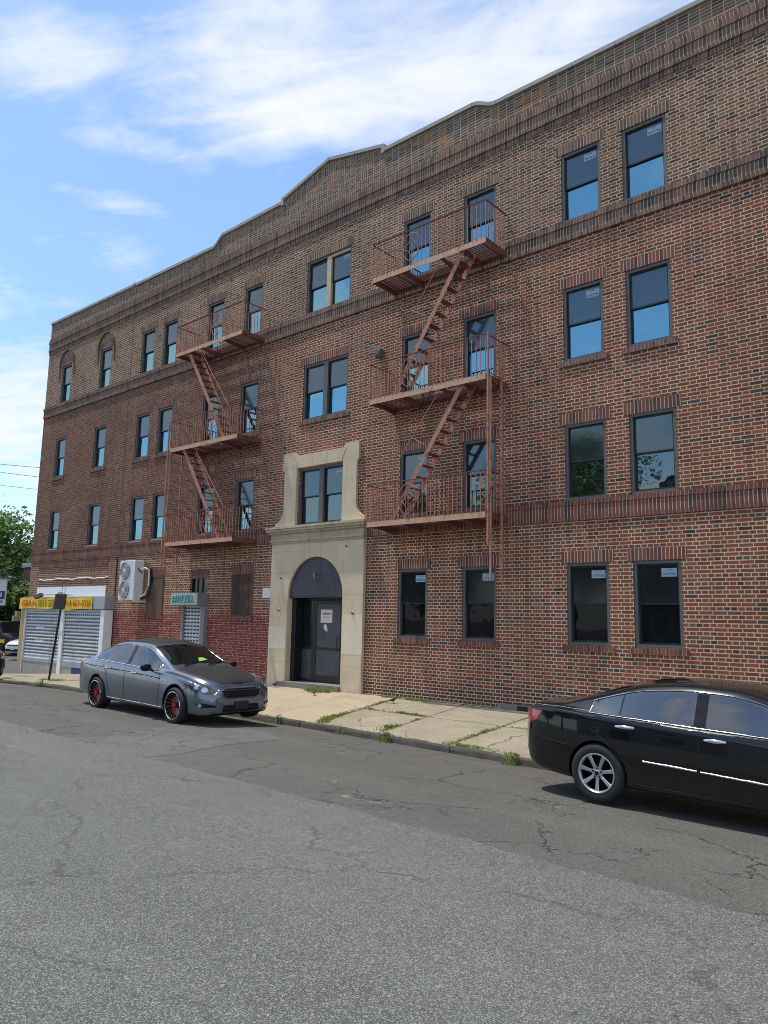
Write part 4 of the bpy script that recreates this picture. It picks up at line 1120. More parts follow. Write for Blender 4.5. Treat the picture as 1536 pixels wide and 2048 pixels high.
# ------------------------------------------------------------------ cars
def pchip(xk, yk, x):
    xk, yk = np.array(xk, float), np.array(yk, float); o = np.argsort(xk); xk, yk = xk[o], yk[o]
    h = np.diff(xk); d = np.diff(yk) / h; m = np.zeros(len(xk)); m[0], m[-1] = d[0], d[-1]
    for i in range(1, len(xk) - 1):
        if d[i - 1] * d[i] > 0:
            w1, w2 = 2 * h[i] + h[i - 1], h[i] + 2 * h[i - 1]; m[i] = (w1 + w2) / (w1 / d[i - 1] + w2 / d[i])
    x = np.clip(x, xk[0], xk[-1]); i = np.clip(np.searchsorted(xk, x, 'right') - 1, 0, len(xk) - 2); t = (x - xk[i]) / h[i]
    return ((2 * t**3 - 3 * t**2 + 1) * yk[i] + (t**3 - 2 * t**2 + t) * h[i] * m[i] + (-2 * t**3 + 3 * t**2) * yk[i + 1] + (t**3 - t**2) * h[i] * m[i + 1])


def paint(name, col, metal=0.55, rough=0.32, dust=0.25):
    m, t, b = newmat(name); o = t.obj(); x, y, z = t.sep(o)
    n = t.noise(o, 2.5, 6, 0.65)
    c = t.ramp(n, [(0.3, tuple(q * 0.9 for q in col)), (0.7, tuple(q * 1.1 for q in col))])
    low = (1.0 - (z + (n - 0.5) * 0.3).ss(0.2, 0.62)) * dust
    c = t.mix(low, c, (0.10, 0.092, 0.08)); setc(t, b, c, n.ss(0.5, 0.8) * 0.10 + rough)
    b.inputs['Metallic'].default_value = metal; b.inputs['Specular IOR Level'].default_value = 0.1; b.inputs['Coat Weight'].default_value = 1.0; b.inputs['Coat Roughness'].default_value = 0.03
    return m
M['tyre'] = plain('tyre_rubber', (0.016, 0.016, 0.017), 0.8, var=0.2)
M['blackp'] = plain('black_plastic', (0.009, 0.009, 0.010), 0.45, spec=0.2)
M['carglass'] = glass('car_glass', (0.006, 0.008, 0.010), 2.3, 0.01)
M['screen_glass'] = glass('windscreen_glass', (0.006, 0.007, 0.007), 1.45, 0.02)
M['chrome'] = plain('chrome', (0.75, 0.76, 0.77), 0.12, 1.0, var=0.02)
M['alloy'] = plain('alloy_silver', (0.50, 0.51, 0.52), 0.35, 0.8, var=0.08)
M['spoke_tip'] = plain('dark_red_chrome', (0.34, 0.13, 0.13), 0.3, 0.7, var=0.3, scale=30)
M['redrim'] = plain('red_rim_paint', (0.42, 0.02, 0.025), 0.35, 0.3, var=0.1)
M['headlamp'] = plain('headlamp_lens', (0.055, 0.06, 0.065), 0.08, 0.4, var=0.5, scale=14, coat=1.0)
M['lamp_clear'] = plain('headlamp_reflector', (0.55, 0.56, 0.57), 0.2, 0.7, var=0.1)
M['gloss_black'] = plain('gloss_black_trim', (0.006, 0.006, 0.007), 0.06, spec=0.4)
M['tail'] = plain('tail_lamp_red', (0.28, 0.012, 0.018), 0.15, 0.0, var=0.2, coat=1.0)
M['seam'] = plain('panel_gap', (0.006, 0.006, 0.007), 0.8)
M['dusty_black'] = plain('dusty_black_paint', (0.019, 0.018, 0.018), 0.55, 0.0, var=0.4, scale=3, spec=0.3)
M['plate_dark'] = plain('plate_holder', (0.020, 0.021, 0.026), 0.5, var=0.4, scale=30)
M['green_paper'] = plain('green_paper', (0.20, 0.50, 0.06), 0.7, var=0.1)


def fit(sp, kx, ky, kz, ax, wr, rim, tw, track, arch, front=None):
    o = dict(sp); f = lambda x: (front[0] + (x - front[0]) * front[1] if front and x > front[0] else x) * kx
    for k in ('zt', 'zb', 'zl'): o[k] = [(f(x), v * kz) for x, v in sp[k]]
    o['hw'] = [(f(x), v * ky) for x, v in sp['hw']]; o['x'] = (f(sp['x'][0]), f(sp['x'][1])); o['yr'] = sp['yr'] * ky
    o.update(ax=ax, wr=wr, wz=wr, rim=rim, tw=tw, track=track, arch=arch); return o, (lambda x, y, z: (f(x), y * ky, z * kz))


class Body:
    def __init__(s, sp):
        s.sp = sp; s.r, s.f = sp['x']
        n = 120; u = np.linspace(0, 1, n); e = 0.5 - 0.5 * np.cos(np.pi * u); u = 0.55 * u + 0.45 * e
        s.xs = s.r + (s.f - s.r) * u
    def prof(s, k, x): a = s.sp[k]; return float(pchip([p[0] for p in a], [p[1] for p in a], np.array([x]))[0])
    def keys(s, x):
        zt, zb, hw, zl = (s.prof(k, x) for k in ('zt', 'zb', 'hw', 'zl'))
        h = zt - zb; g = min(1.0, max(0.0, (h - 0.13) / 0.30)); g = g * g * (3 - 2 * g)
        H = zb - zl; yr = (0.74 * hw) * (1 - g) + s.sp.get('yr', 0.60) * g
        zr = zt - (0.25 * h * (1 - g) + 0.085 * g)
        return [(0, zl), (0.8 * hw, zl), (0.955 * hw, zl + 0.045), (0.985 * hw, zl + 0.22 * H), (1.0 * hw, zl + 0.52 * H), (0.993 * hw, zl + 0.76 * H),
                (0.968 * hw, zb - 0.012), (0.925 * hw * (1 - g) + g * 0.915 * hw, zb + 0.022 * min(1, h / 0.1)), ((0.925 * hw + yr) / 2 * (1 - g) + g * (0.52 * 0.9 * hw + 0.48 * yr + 0.012), zb + (zr - zb) * 0.52), (yr, zr), (0.62 * yr, zt - (0.07 * h * (1 - g) + 0.030 * g)), (0, zt)]
    def sect(s, x, sub=4):
        k = np.array(s.keys(x)); P = np.vstack([[-k[1][0], k[1][1]], k, [-k[-2][0], k[-2][1]]]); out = []
        for i in range(1, len(P) - 2):
            for j in range(sub):
                t = j / sub; p0, p1, p2, p3 = P[i - 1], P[i], P[i + 1], P[i + 2]
                out.append(0.5 * ((2 * p1) + (-p0 + p2) * t + (2 * p0 - 5 * p1 + 4 * p2 - p3) * t * t + (-p0 + 3 * p1 - 3 * p2 + p3) * t**3))
        out.append(k[-1]); out = np.array(out); out[:, 0] = np.maximum(out[:, 0], 0)
        return out
    def rail(s, x, f=0.0):
        """point on the roof rail, moved f metres towards the middle"""
        k = s.keys(x); return (k[9][0], k[9][1])
    def mesh(s):
        m_ = MB(); secs = []
        for x in s.xs: secs.append((x, s.sect(x)))
        def closing(x, sec, sgn):
            zc = sec[:, 1].min() * 0.5 + sec[:, 1].max() * 0.5; L = s.sp.get('nose', 0.07) if sgn > 0 else s.sp.get('rump', 0.05)
            for k_, dx_ in ((0.985, 0.25), (0.95, 0.55), (0.86, 0.82), (0.66, 0.95), (0.33, 1.0)):
                q = sec.copy(); q[:, 0] *= k_; q[:, 1] = zc + (q[:, 1] - zc) * k_; yield x + sgn * L * dx_, q
        allv = list(closing(s.xs[0], secs[0][1], -1))[::-1] + secs + list(closing(s.xs[-1], secs[-1][1], 1))
        n = len(secs[0][1]); N = 2 * n - 2; v = []
        for x, q in allv:
            ring = [(x, -p[0], p[1]) for p in q] + [(x, p[0], p[1]) for p in q[-2:0:-1]]
            v += ring
        f = []
        for i in range(len(allv) - 1):
            for j in range(N): f.append((i * N + j, i * N + (j + 1) % N, (i + 1) * N + (j + 1) % N, (i + 1) * N + j))
        f += [tuple(range(N))[::-1], tuple((len(allv) - 1) * N + j for j in range(N))]
        m_.add(v, f); return m_


def make_car(name, label, cat, sp, paintmat, loc, rz, scale=1.0, wheel=None, far=False, group=None):
    B = Body(sp); car = thing(name, label, cat, loc, rz, group); car.scale = (scale,) * 3
    bo = B.mesh().build('body', [paintmat, M['blackp']], None, smooth=35)
    wr_, ax, track = sp['wr'], sp['ax'], sp['track']
    # wheel arches cut through the shell
    cut = MB()
    for x in ax:
        for s_ in (-1, 1):
            nseg = 40; ra = sp['arch']; y0, y1 = s_ * 0.52, s_ * 1.2
            cut.prism([(x + ra * math.cos(a), sp.get('wz', wr_) + ra * math.sin(a)) for a in np.linspace(0, 2 * math.pi, nseg, endpoint=False)], min(y0, y1), max(y0, y1))
    co = cut.build('cutter', [M['blackp']])
    tree = BVHTree.FromObject(bo, bpy.context.evaluated_depsgraph_get())
    md = bo.modifiers.new('arch', 'BOOLEAN'); md.operation = 'DIFFERENCE'; md.object = co; md.solver = 'EXACT'; md.material_mode = 'TRANSFER'
    dg = bpy.context.evaluated_depsgraph_get(); dg.update()
    me = bpy.data.meshes.new_from_object(bo.evaluated_get(dg)); me.name = 'body'
    bo.modifiers.clear(); bo.data = me; bpy.data.objects.remove(co)
    me.polygons.foreach_set('use_smooth', [True] * len(me.polygons)); me.set_sharp_from_angle(angle=R(35))
    bo.parent = car
    def hit(p, d, back=1.5):
        d = Vector(d).normalized(); r_ = tree.ray_cast(Vector(p) - d * back, d)
        return r_[0], r_[1]
    def patch(nm, pts, d, mat, parent=car, off=0.003, step=0.05, skirt=0.012):
        d = Vector(d).normalized(); a = (d.cross(Vector((0, 0, 1))) if abs(d.z) < 0.95 else Vector((0, 1, 0))).normalized(); b_ = a.cross(d)
        P = [Vector(p) for p in pts]; loop = []
        for p, q in zip(P, P[1:] + P[:1]):
            k = max(1, int((q - p).length / (step * 0.7)))
            loop += [p.lerp(q, i / k) for i in range(k)]
        uv = [Vector((p.dot(a), p.dot(b_))) for p in loop]; dep = sum(p.dot(d) for p in loop) / len(loop)
        nb = len(uv); u0, u1 = min(p.x for p in uv), max(p.x for p in uv); v0, v1 = min(p.y for p in uv), max(p.y for p in uv)
        inner = [Vector((x, y)) for x in np.arange(u0 + step / 2, u1, step) for y in np.arange(v0 + step / 2, v1, step)]
        vv, _, ff, _, _, _ = delaunay_2d_cdt(uv + inner, [], [list(range(nb))], 1, 1e-5)
        top, bot = [], []
        for p in vv:
            o_ = a * p.x + b_ * p.y + d * dep; h, n_ = hit(o_, d)
            if h is None: h, n_ = o_, -d
            if n_.dot(d) > 0: n_ = -n_
            top.append(h + n_ * off)
        m_ = MB(); ff = [tuple(f) for f in ff]; m_.add(top, ff)
        edges = {}
        for f in ff:
            for i in range(len(f)): e = (f[i], f[(i + 1) % len(f)]); edges[e] = edges.get(e, 0) + 1
        nbv = len(top); m_.v += [tuple(p + d * skirt) for p in top]
        for (i, j) in edges:
            if (j, i) not in edges: m_.f.append((j, i, i + nbv, j + nbv)); m_.mi.append(0)
        return m_.build(nm, mat, parent, smooth=50)
    def line(nm, pts, d, mat, r=0.006, parent=car, off=0.0, step=0.06, n=6):
        P = [Vector(p) for p in pts]; out = []
        for p, q in zip(P[:-1], P[1:]):
            k = max(1, int((q - p).length / step)); out += [p.lerp(q, i / k) for i in range(k)]
        out.append(P[-1]); res = []
        for p in out:
            h, n_ = hit(p, d)
            if h is not None: res.append(h + n_ * off * (1 if n_.dot(Vector(d)) < 0 else -1))
        if len(res) < 2: return None
        m_ = MB(); m_.tube(res, r, n); return m_.build(nm, mat, parent, smooth=60)
    car_tools = dict(B=B, patch=patch, line=line, hit=hit, car=car, body=bo)
    # wheels
    w, h_ = sp.get('tw', 0.215), sp.get('rim', 0.26)
    for x in ax:
        for s_ in (-1, 1):
            yo = s_ * track
            wo = bpy.data.objects.new('wheel', None); wo.empty_display_size = 0.2; COL.objects.link(wo); wo.parent = car; wo.location = (x, yo, sp.get('wz', wr_)); wo.rotation_euler = (0, 0, 0 if s_ < 0 else math.pi)
            m_ = MB(); m_.lathe([(h_ - 0.005, 0.0), (h_ + 0.012, -0.008), (h_ + (wr_ - h_) * 0.5, -0.014), (wr_ - 0.022, -0.004), (wr_ - 0.006, 0.012), (wr_, 0.035), (wr_, w - 0.035), (wr_ - 0.02, w), (h_, w), (h_ - 0.01, w * 0.5)], 'y', 48, closed=True)
            m_.build('tyre', M['tyre'], wo, smooth=45)
            wheel(wo, h_, w)
    return car_tools


def wheel_red(wo, h_, w):
    m_ = MB(); m_.lathe([(h_ - 0.004, 0.004), (h_ - 0.004, -0.010), (h_ - 0.018, -0.012), (h_ - 0.024, 0.01), (h_ - 0.03, w * 0.8), (0.0, w * 0.82)], 'y', 48); m_.build('rim', M['blackp'], wo, smooth=40)
    m_ = MB(); m_.lathe([(h_ - 0.004, -0.0105), (h_ - 0.016, -0.0125)], 'y', 48); m_.tube([((h_ - 0.011) * math.cos(a), -0.012, (h_ - 0.011) * math.sin(a)) for a in np.linspace(0, 2 * math.pi, 40, endpoint=False)], 0.007, 5, closed=True); m_.build('rim_lip', M['chrome'], wo, smooth=60)
    m_ = MB(); m2 = MB(); n = 16
    for k in range(n):
        a = 2 * math.pi * k / n; a2 = a + 0.22
        p = Vector((0.045 * math.cos(a), 0.028, 0.045 * math.sin(a))); q = Vector((0.155 * math.cos(a + 0.13), 0.028, 0.155 * math.sin(a + 0.13))); r_ = Vector(((h_ - 0.02) * math.cos(a2), 0.004, (h_ - 0.02) * math.sin(a2)))
        m_.bar(p, q.lerp(p, 0.25), 0.0085, 0.012, up=(0, -1, 0)); m2.bar(q.lerp(p, 0.25), q, 0.008, 0.012, up=(0, -1, 0)); m2.bar(q, r_, 0.0075, 0.010, up=(0, -1, 0))
    m_.lathe([(0.0, 0.005), (0.02, 0.008), (0.036, 0.02), (0.038, 0.05)], 'y', 16)
    for k in range(5): a = 2 * math.pi * k / 5; m_.lathe([(0.0, 0.008), (0.010, 0.009), (0.011, 0.03)], 'y', 8, c=(0.045 * math.cos(a), 0, 0.045 * math.sin(a)))
    m_.build('hub_spokes', M['redrim'], wo, smooth=40); m2.build('spoke_tips', M['spoke_tip'], wo)
    m_ = MB(); m_.lathe([(0.06, 0.09), (0.17, 0.09), (0.17, 0.11)], 'y', 30); m_.build('brake_disc', M['alloy'], wo, smooth=40)


def wheel_seven(wo, h_, w):
    m_ = MB(); m_.lathe([(h_ + 0.004, 0.006), (h_ + 0.002, -0.012), (h_ - 0.010, -0.014), (h_ - 0.018, -0.006), (h_ - 0.026, 0.02)], 'y', 48); m_.build('rim', M['alloy'], wo, smooth=40)
    m_ = MB(); m_.lathe([(h_ - 0.024, 0.02), (h_ - 0.032, w * 0.75), (0.0, w * 0.78)], 'y', 48); m_.build('rim_barrel', M['blackp'], wo, smooth=40)
    m_ = MB(); n = 7
    for k in range(n):
        a = 2 * math.pi * k / n - math.pi / 2; d = Vector((math.cos(a), 0, math.sin(a))); t_ = Vector((-math.sin(a), 0, math.cos(a)))
        v = []
        for rr, hw_, y in ((0.035, 0.022, 0.018), (0.12, 0.020, 0.004), (h_ - 0.018, 0.027, -0.004)):
            c = d * rr; v += [c - t_ * hw_ + Vector((0, y + 0.008, 0)), c - t_ * hw_ * 0.7 + Vector((0, y, 0)), c + t_ * hw_ * 0.7 + Vector((0, y, 0)), c + t_ * hw_ + Vector((0, y + 0.008, 0)), c + Vector((0, y + 0.05, 0))]
        f = [(i * 5 + j, i * 5 + (j + 1) % 5, (i + 1) * 5 + (j + 1) % 5, (i + 1) * 5 + j) for i in range(2) for j in range(5)]
        m_.add(v, f)
    m_.lathe([(0.0, 0.0), (0.030, 0.002), (0.036, 0.012), (0.066, 0.016), (0.070, 0.05)], 'y', 28)
    m_.build('spokes', M['alloy'], wo, smooth=30)
    m_ = MB()
    for k in range(5): a = 2 * math.pi * k / 5 + 0.3; m_.lathe([(0.0, -0.001), (0.011, 0.0), (0.013, 0.02)], 'y', 8, c=(0.052 * math.cos(a), 0.008, 0.052 * math.sin(a)))
    m_.lathe([(0.0, -0.004), (0.024, -0.003), (0.026, 0.005)], 'y', 18); m_.build('lug_nuts', M['blackp'], wo)


def hubcap(wo, h_, w):
    m_ = MB(); m_.lathe([(h_ + 0.004, 0.006), (h_, -0.012), (h_ - 0.02, -0.014), (h_ * 0.6, 0.0), (h_ * 0.3, -0.01), (0.0, -0.012)], 'y', 28); m_.build('rim', M['alloy'], wo, smooth=40)


def windows(T, xa, xb, bpil, qpil=None, glassmat=None, trim=None, trim_r=0.008, foot=0.0):
    """side glass following belt line and roof rail; bpil = (x0,x1) of the B pillar, qpil of the quarter-light bar"""
    B = T['B']; car = T['car']
    xs_ = np.linspace(xa, xb, 49); lo, hi = [], []
    for x in xs_:
        k = B.keys(x); zb = k[6][1] + 0.050; zr = k[9][1] - 0.045
        lo.append((x, zb)); hi.append((x, max(zr, zb + 0.008)))
    def section(x0, x1):
        L = [p for p in lo if x0 <= p[0] <= x1]; H_ = [p for p in hi if x0 <= p[0] <= x1]
        return L + H_[::-1]
    def at(a, x): return (x, float(np.interp(x, [p[0] for p in a], [p[1] for p in a])))
    cuts = [xb, bpil[1], bpil[0]] + ([qpil[1], qpil[0]] if qpil else []) + [xa]
    for s_ in (-1, 1):
        for i in range(0, len(cuts), 2):
            x1, x0 = cuts[i], cuts[i + 1]
            L = [at(lo, x0)] + [p for p in lo if x0 < p[0] < x1] + [at(lo, x1)]; H_ = [at(hi, x0)] + [p for p in hi if x0 < p[0] < x1] + [at(hi, x1)]
            poly = L + H_[::-1]
            T['patch']('side_window', [(p[0], s_ * 0.8, p[1]) for p in poly], (0, -s_, 0), glassmat or M['carglass'], car, 0.003, 0.06)
        # black pillar between the doors
        x0, x1 = bpil
        T['patch']('pillar_trim', [(p[0], s_ * 0.8, p[1]) for p in [at(lo, x0), at(lo, x1), at(hi, x1), at(hi, x0)]], (0, -s_, 0), M['gloss_black'], car, 0.002, 0.06)
        if trim:
            ring = [(p[0], s_ * 0.8, p[1] - 0.010) for p in lo] + [(p[0], s_ * 0.8, p[1] + 0.012) for p in hi[::-1]]
            ring.append(ring[0]); T['line']('window_trim', ring, (0, -s_, 0), trim, trim_r, car, 0.005)
    return lo, hi


def screen(T, x0, x1, nm, d, mat, inset=0.055, frit=True):
    """windscreen or rear glass between the two roof rails"""
    B = T['B']; P = []
    xs_ = np.linspace(x0, x1, 9)
    for x in xs_:
        k = B.keys(x); P.append((x, -(k[9][0] - inset * 0.6), k[9][1] + 0.006))
    Q = [(p[0], -p[1], p[2]) for p in P[::-1]]
    return T['patch'](nm, P + Q, d, mat, T['car'], 0.003, 0.07)


def seam(T, pts, mat=None, r=0.0045, nm='panel_gap', sides=(-1, 1)):
    for s_ in sides: T['line'](nm, [(x, s_ * 0.8, z) for x, z in pts], (0, -s_, 0), mat or M['seam'], r, T['body'], 0.0)


def handle(T, x, z, mat, L=0.20, h=0.022, sides=(-1, 1)):
    for s_ in sides:
        pts = []
        for f in np.linspace(0, 1, 7):
            hh, n_ = T['hit']((x - L / 2 + L * f, s_ * 0.8, z), (0, -s_, 0)); pts.append(hh + n_ * (0.004 + 0.024 * math.sin(math.pi * f)))
        m_ = MB(); m_.tube(pts, [h * (0.5 + 0.5 * math.sin(math.pi * f)) for f in np.linspace(0.08, 0.92, 7)], 8)
        m_.build('door_handle', mat, T['car'], smooth=60)
        T['patch']('handle_recess', [(x + 0.06 * math.cos(a), s_ * 0.8, z + 0.030 * math.sin(a)) for a in np.linspace(0, 2 * math.pi, 14, endpoint=False)], (0, -s_, 0), M['seam'], T['body'], 0.001, 0.04, 0.004)


def mirror(T, x, z, mat, sides=(-1, 1)):
    for s_ in sides:
        hh, n_ = T['hit']((x, s_ * 0.8, z - 0.03), (0, -s_, 0)); y0 = hh.y
        m_ = MB(); m_.tube([(x, y0 - s_ * 0.01, z - 0.03), (x - 0.01, y0 + s_ * 0.08, z)], 0.022, 8)
        v = []; prof_ = [(0.0, 0.02, 0.030), (0.03, 0.055, 0.055), (0.10, 0.068, 0.068), (0.17, 0.060, 0.060), (0.205, 0.030, 0.035)]
        for dy, hx, hz in prof_:
            for a in np.linspace(0, 2 * math.pi, 14, endpoint=False):
                ca, sa = math.cos(a), math.sin(a); v.append((x - 0.02 + math.copysign(abs(ca) ** 0.7, ca) * hx, y0 + s_ * (0.045 + dy), z + 0.035 + math.copysign(abs(sa) ** 0.7, sa) * hz))
        f = [(i * 14 + j, i * 14 + (j + 1) % 14, (i + 1) * 14 + (j + 1) % 14, (i + 1) * 14 + j) for i in range(4) for j in range(14)] + [tuple(range(14))[::-1], tuple(56 + j for j in range(14))]
        m_.add(v, f); m_.build('mirror', mat, T['car'], smooth=50)


# --- grey sedan on red wheels, nose to the right
GREY = dict(x=(-2.53, 2.30), ax=(-1.40, 1.40), wr=0.338, wz=0.338, rim=0.268, tw=0.235, arch=0.385, track=0.93, yr=0.615, nose=0.06, rump=0.05,
    zt=[(-2.53, 0.93), (-2.49, 1.02), (-2.40, 1.065), (-2.15, 1.09), (-1.98, 1.10), (-1.70, 1.235), (-1.40, 1.375), (-1.05, 1.455), (-0.60, 1.485), (-0.15, 1.47), (0.15, 1.42), (0.55, 1.245), (0.95, 1.04), (1.06, 0.995), (1.3, 0.955), (1.7, 0.90), (2.05, 0.83), (2.22, 0.76), (2.30, 0.69)],
    zb=[(-2.53, 0.82), (-2.4, 0.965), (-2.1, 1.00), (-1.5, 0.985), (-0.5, 0.945), (0.5, 0.90), (1.0, 0.875), (1.6, 0.80), (2.05, 0.70), (2.30, 0.55)],
    hw=[(-2.53, 0.66), (-2.42, 0.77), (-2.2, 0.85), (-1.8, 0.905), (-1.2, 0.925), (1.2, 0.925), (1.65, 0.905), (1.95, 0.855), (2.15, 0.775), (2.25, 0.70), (2.30, 0.63)],
    zl=[(-2.53, 0.36), (-2.4, 0.29), (-2.0, 0.24), (-1.3, 0.205), (1.3, 0.19), (1.9, 0.18), (2.25, 0.195), (2.30, 0.215)])
M['grey_paint_car'] = paint('grey_car_paint', (0.155, 0.185, 0.222), 0.75, 0.24, 0.10)
GF, gmap = fit(GREY, 1.048, 0.945, 0.965, (-1.467, 1.467), 0.318, 0.250, 0.225, 0.885, 0.362, (1.62, 0.74))
gz_ = road_z(-13.2, -6.5)
T = make_car('parked_car', 'dark grey sedan with red spoked wheels and matte black bonnet parked by the kerb', 'car', GF, M['grey_paint_car'],
             (-13.205, -5.60, -0.002), R(-2.2), 1.0, wheel_red, group='cars parked along the kerb')
windows(T, -1.74, 0.755, (-0.42, -0.29), (-1.28, -1.25), trim=M['chrome'], trim_r=0.009)
screen(T, 0.94, 0.17, 'windscreen', (-0.75, 0, -0.66), M['screen_glass'])
screen(T, -2.01, -1.42, 'rear_window', (0.6, 0, -0.8), M['carglass'])
mirror(T, 0.63, 0.905, M['blackp'])
raw_line = T['line']
def mapped(f): return lambda nm, pts, *r, **q: f(nm, [gmap(*p) for p in pts], *r, **q)
def mapped_hit(f): return lambda p, *r: f(gmap(*p), *r)
T['patch'], T['line'], T['hit'] = mapped(T['patch']), mapped(T['line']), mapped_hit(T['hit'])
P_, C_ = T['patch'], T['car']
P_('bonnet', [(1.06, -0.60, 1), (1.06, 0.60, 1), (1.5, 0.62, .9), (2.0, 0.52, .8), (2.20, 0.40, .8), (2.25, 0, .8), (2.20, -0.40, .8), (2.0, -0.52, .8), (1.5, -0.62, .9)], (0, 0, -1), M['dusty_black'], C_, 0.006, 0.07)
P_('roof_panel', [(0.10, -0.50, 1.4), (0.10, 0.50, 1.4), (-0.5, 0.56, 1.4), (-1.2, 0.50, 1.4), (-1.2, -0.50, 1.4), (-0.5, -0.56, 1.4)], (0, 0, -1), M['dusty_black'], C_, 0.004, 0.08)
for s_ in (-1, 1):
    hd = (-0.72, -s_ * 0.69, 0)
    P_('headlight', [(1.66, s_ * .9, .815), (1.72, s_ * .88, .70), (1.95, s_ * .84, .625), (2.20, s_ * .70, .575), (2.27, s_ * .55, .58), (2.25, s_ * .53, .655), (2.12, s_ * .68, .73), (1.9, s_ * .8, .785)], hd, M['headlamp'], C_, 0.005, 0.05)
    P_('headlight_reflector', [(2.14 + 0.05 * math.cos(a), s_ * (.70 - 0.05 * math.cos(a)), .645 + 0.045 * math.sin(a)) for a in np.linspace(0, 2 * math.pi, 14, endpoint=False)], hd, M['lamp_clear'], C_, 0.008, 0.03, 0.004)
    P_('headlight_reflector', [(1.98 + 0.04 * math.cos(a), s_ * (.80 - 0.03 * math.cos(a)), .685 + 0.038 * math.sin(a)) for a in np.linspace(0, 2 * math.pi, 14, endpoint=False)], hd, M['lamp_clear'], C_, 0.008, 0.03, 0.004)
    P_('fog_recess', [(2.02, s_ * .82, .40), (2.10, s_ * .78, .335), (2.3, s_ * .50, .345), (2.29, s_ * .50, .375), (2.14, s_ * .74, .42)], hd, M['blackp'], C_, 0.003, 0.05)
    P_('fog_light', [(2.105 + 0.035 * math.cos(a), s_ * (.77 - 0.03 * math.cos(a)), .375 + 0.032 * math.sin(a)) for a in np.linspace(0, 2 * math.pi, 12, endpoint=False)], hd, M['lamp_clear'], C_, 0.008, 0.03, 0.006)
    P_('tail_lamp', [(-2.08, s_ * .86, .985), (-2.25, s_ * .8, .83), (-2.45, s_ * .74, .79), (-2.55, s_ * .6, .80), (-2.54, s_ * .55, .95), (-2.42, s_ * .7, 1.0)], (0.6, -s_ * 0.8, 0), M['tail'], C_, 0.005, 0.05)
    # black arch lips and sill strip
    for x in GF['ax']:
        raw_line('arch_lip', [(x + 0.374 * math.cos(a), s_ * .9, 0.318 + 0.374 * math.sin(a)) for a in np.linspace(-0.25, math.pi + 0.25, 26)], (0, -s_, 0), M['blackp'], 0.014, T['body'], 0.0)
    T['line']('sill_trim', [(-0.98, s_ * .9, 0.285), (0.98, s_ * .9, 0.265)], (0, -s_, 0), M['chrome'], 0.007, C_, 0.003)
P_('grille', [(2.3, -.47, .665), (2.3, .47, .665), (2.3, .40, .535), (2.3, .30, .50), (2.3, -.30, .50), (2.3, -.40, .535)], (-1, 0, 0), M['blackp'], C_, 0.004, 0.05)
for zz in (.545, .585, .625): T['line']('grille_bar', [(2.3, -.40, zz), (2.3, 0, zz), (2.3, .40, zz)], (-1, 0, 0), M['plate_dark'], 0.010, C_, 0.008)
T['line']('grille_surround', [(2.3, .47, .665), (2.3, .40, .53), (2.3, .30, .492), (2.3, -.30, .492), (2.3, -.40, .53), (2.3, -.47, .665)], (-1, 0, 0), M['grey_paint_car'], 0.012, C_, 0.004)
P_('lower_grille', [(2.3, -.40, .375), (2.3, .40, .375), (2.3, .42, .25), (2.3, -.42, .25)], (-1, 0, 0), M['blackp'], C_, 0.003, 0.05)
T['line']('lower_grille_bar', [(2.3, -.40, .315), (2.3, .40, .315)], (-1, 0, 0), M['plate_dark'], 0.008, C_, 0.006)
P_('front_plate', [(2.3, -.155, .43), (2.3, .155, .43), (2.3, .155, .29), (2.3, -.155, .29)], (-1, 0, 0), M['plate_dark'], C_, 0.022, 0.05, 0.03)
P_('air_dam', [(2.3, -.60, .215), (2.3, .60, .215), (2.3, .58, .188), (2.3, -.58, .188)], (-1, 0, 0), M['blackp'], C_, 0.008, 0.04)
P_('green_paper', [(0.86, -0.02, 1.07), (0.80, 0.22, 1.09), (0.72, 0.16, 1.13), (0.74, 0.04, 1.13)], (-0.75, 0, -0.66), M['green_paper'], C_, 0.006, 0.04, 0.003)
handle(T, -1.0, 0.87, M['chrome']); handle(T, -0.02, 0.83, M['chrome']);
seam(T, [(-0.36, .94), (-0.34, .6), (-0.34, .27)]); seam(T, [(0.86, .88), (0.90, .6), (0.84, .27)]); seam(T, [(-1.26, .97), (-1.08, .80), (-0.98, .55), (-0.90, .27)])
seam(T, [(-2.38, .90), (-1.2, .86), (-0.3, .835), (0.9, .775), (1.15, .75)], M['chrome'], 0.005, 'waist_line'); seam(T, [(-2.38, .91), (-1.2, .872), (-0.3, .847), (0.9, .787)], M['seam'], 0.008, 'waist_shadow')
seam(T, [(1.74, .64), (1.80, .50), (1.78, .45)])
T['line']('wiper', [(1.0, -0.45, 1.0), (0.88, -0.1, 1.06)], (-0.75, 0, -0.66), M['blackp'], 0.012, C_, 0.02); T['line']('wiper', [(1.0, 0.1, 1.0), (0.88, 0.5, 1.06)], (-0.75, 0, -0.66), M['blackp'], 0.012, C_, 0.02)

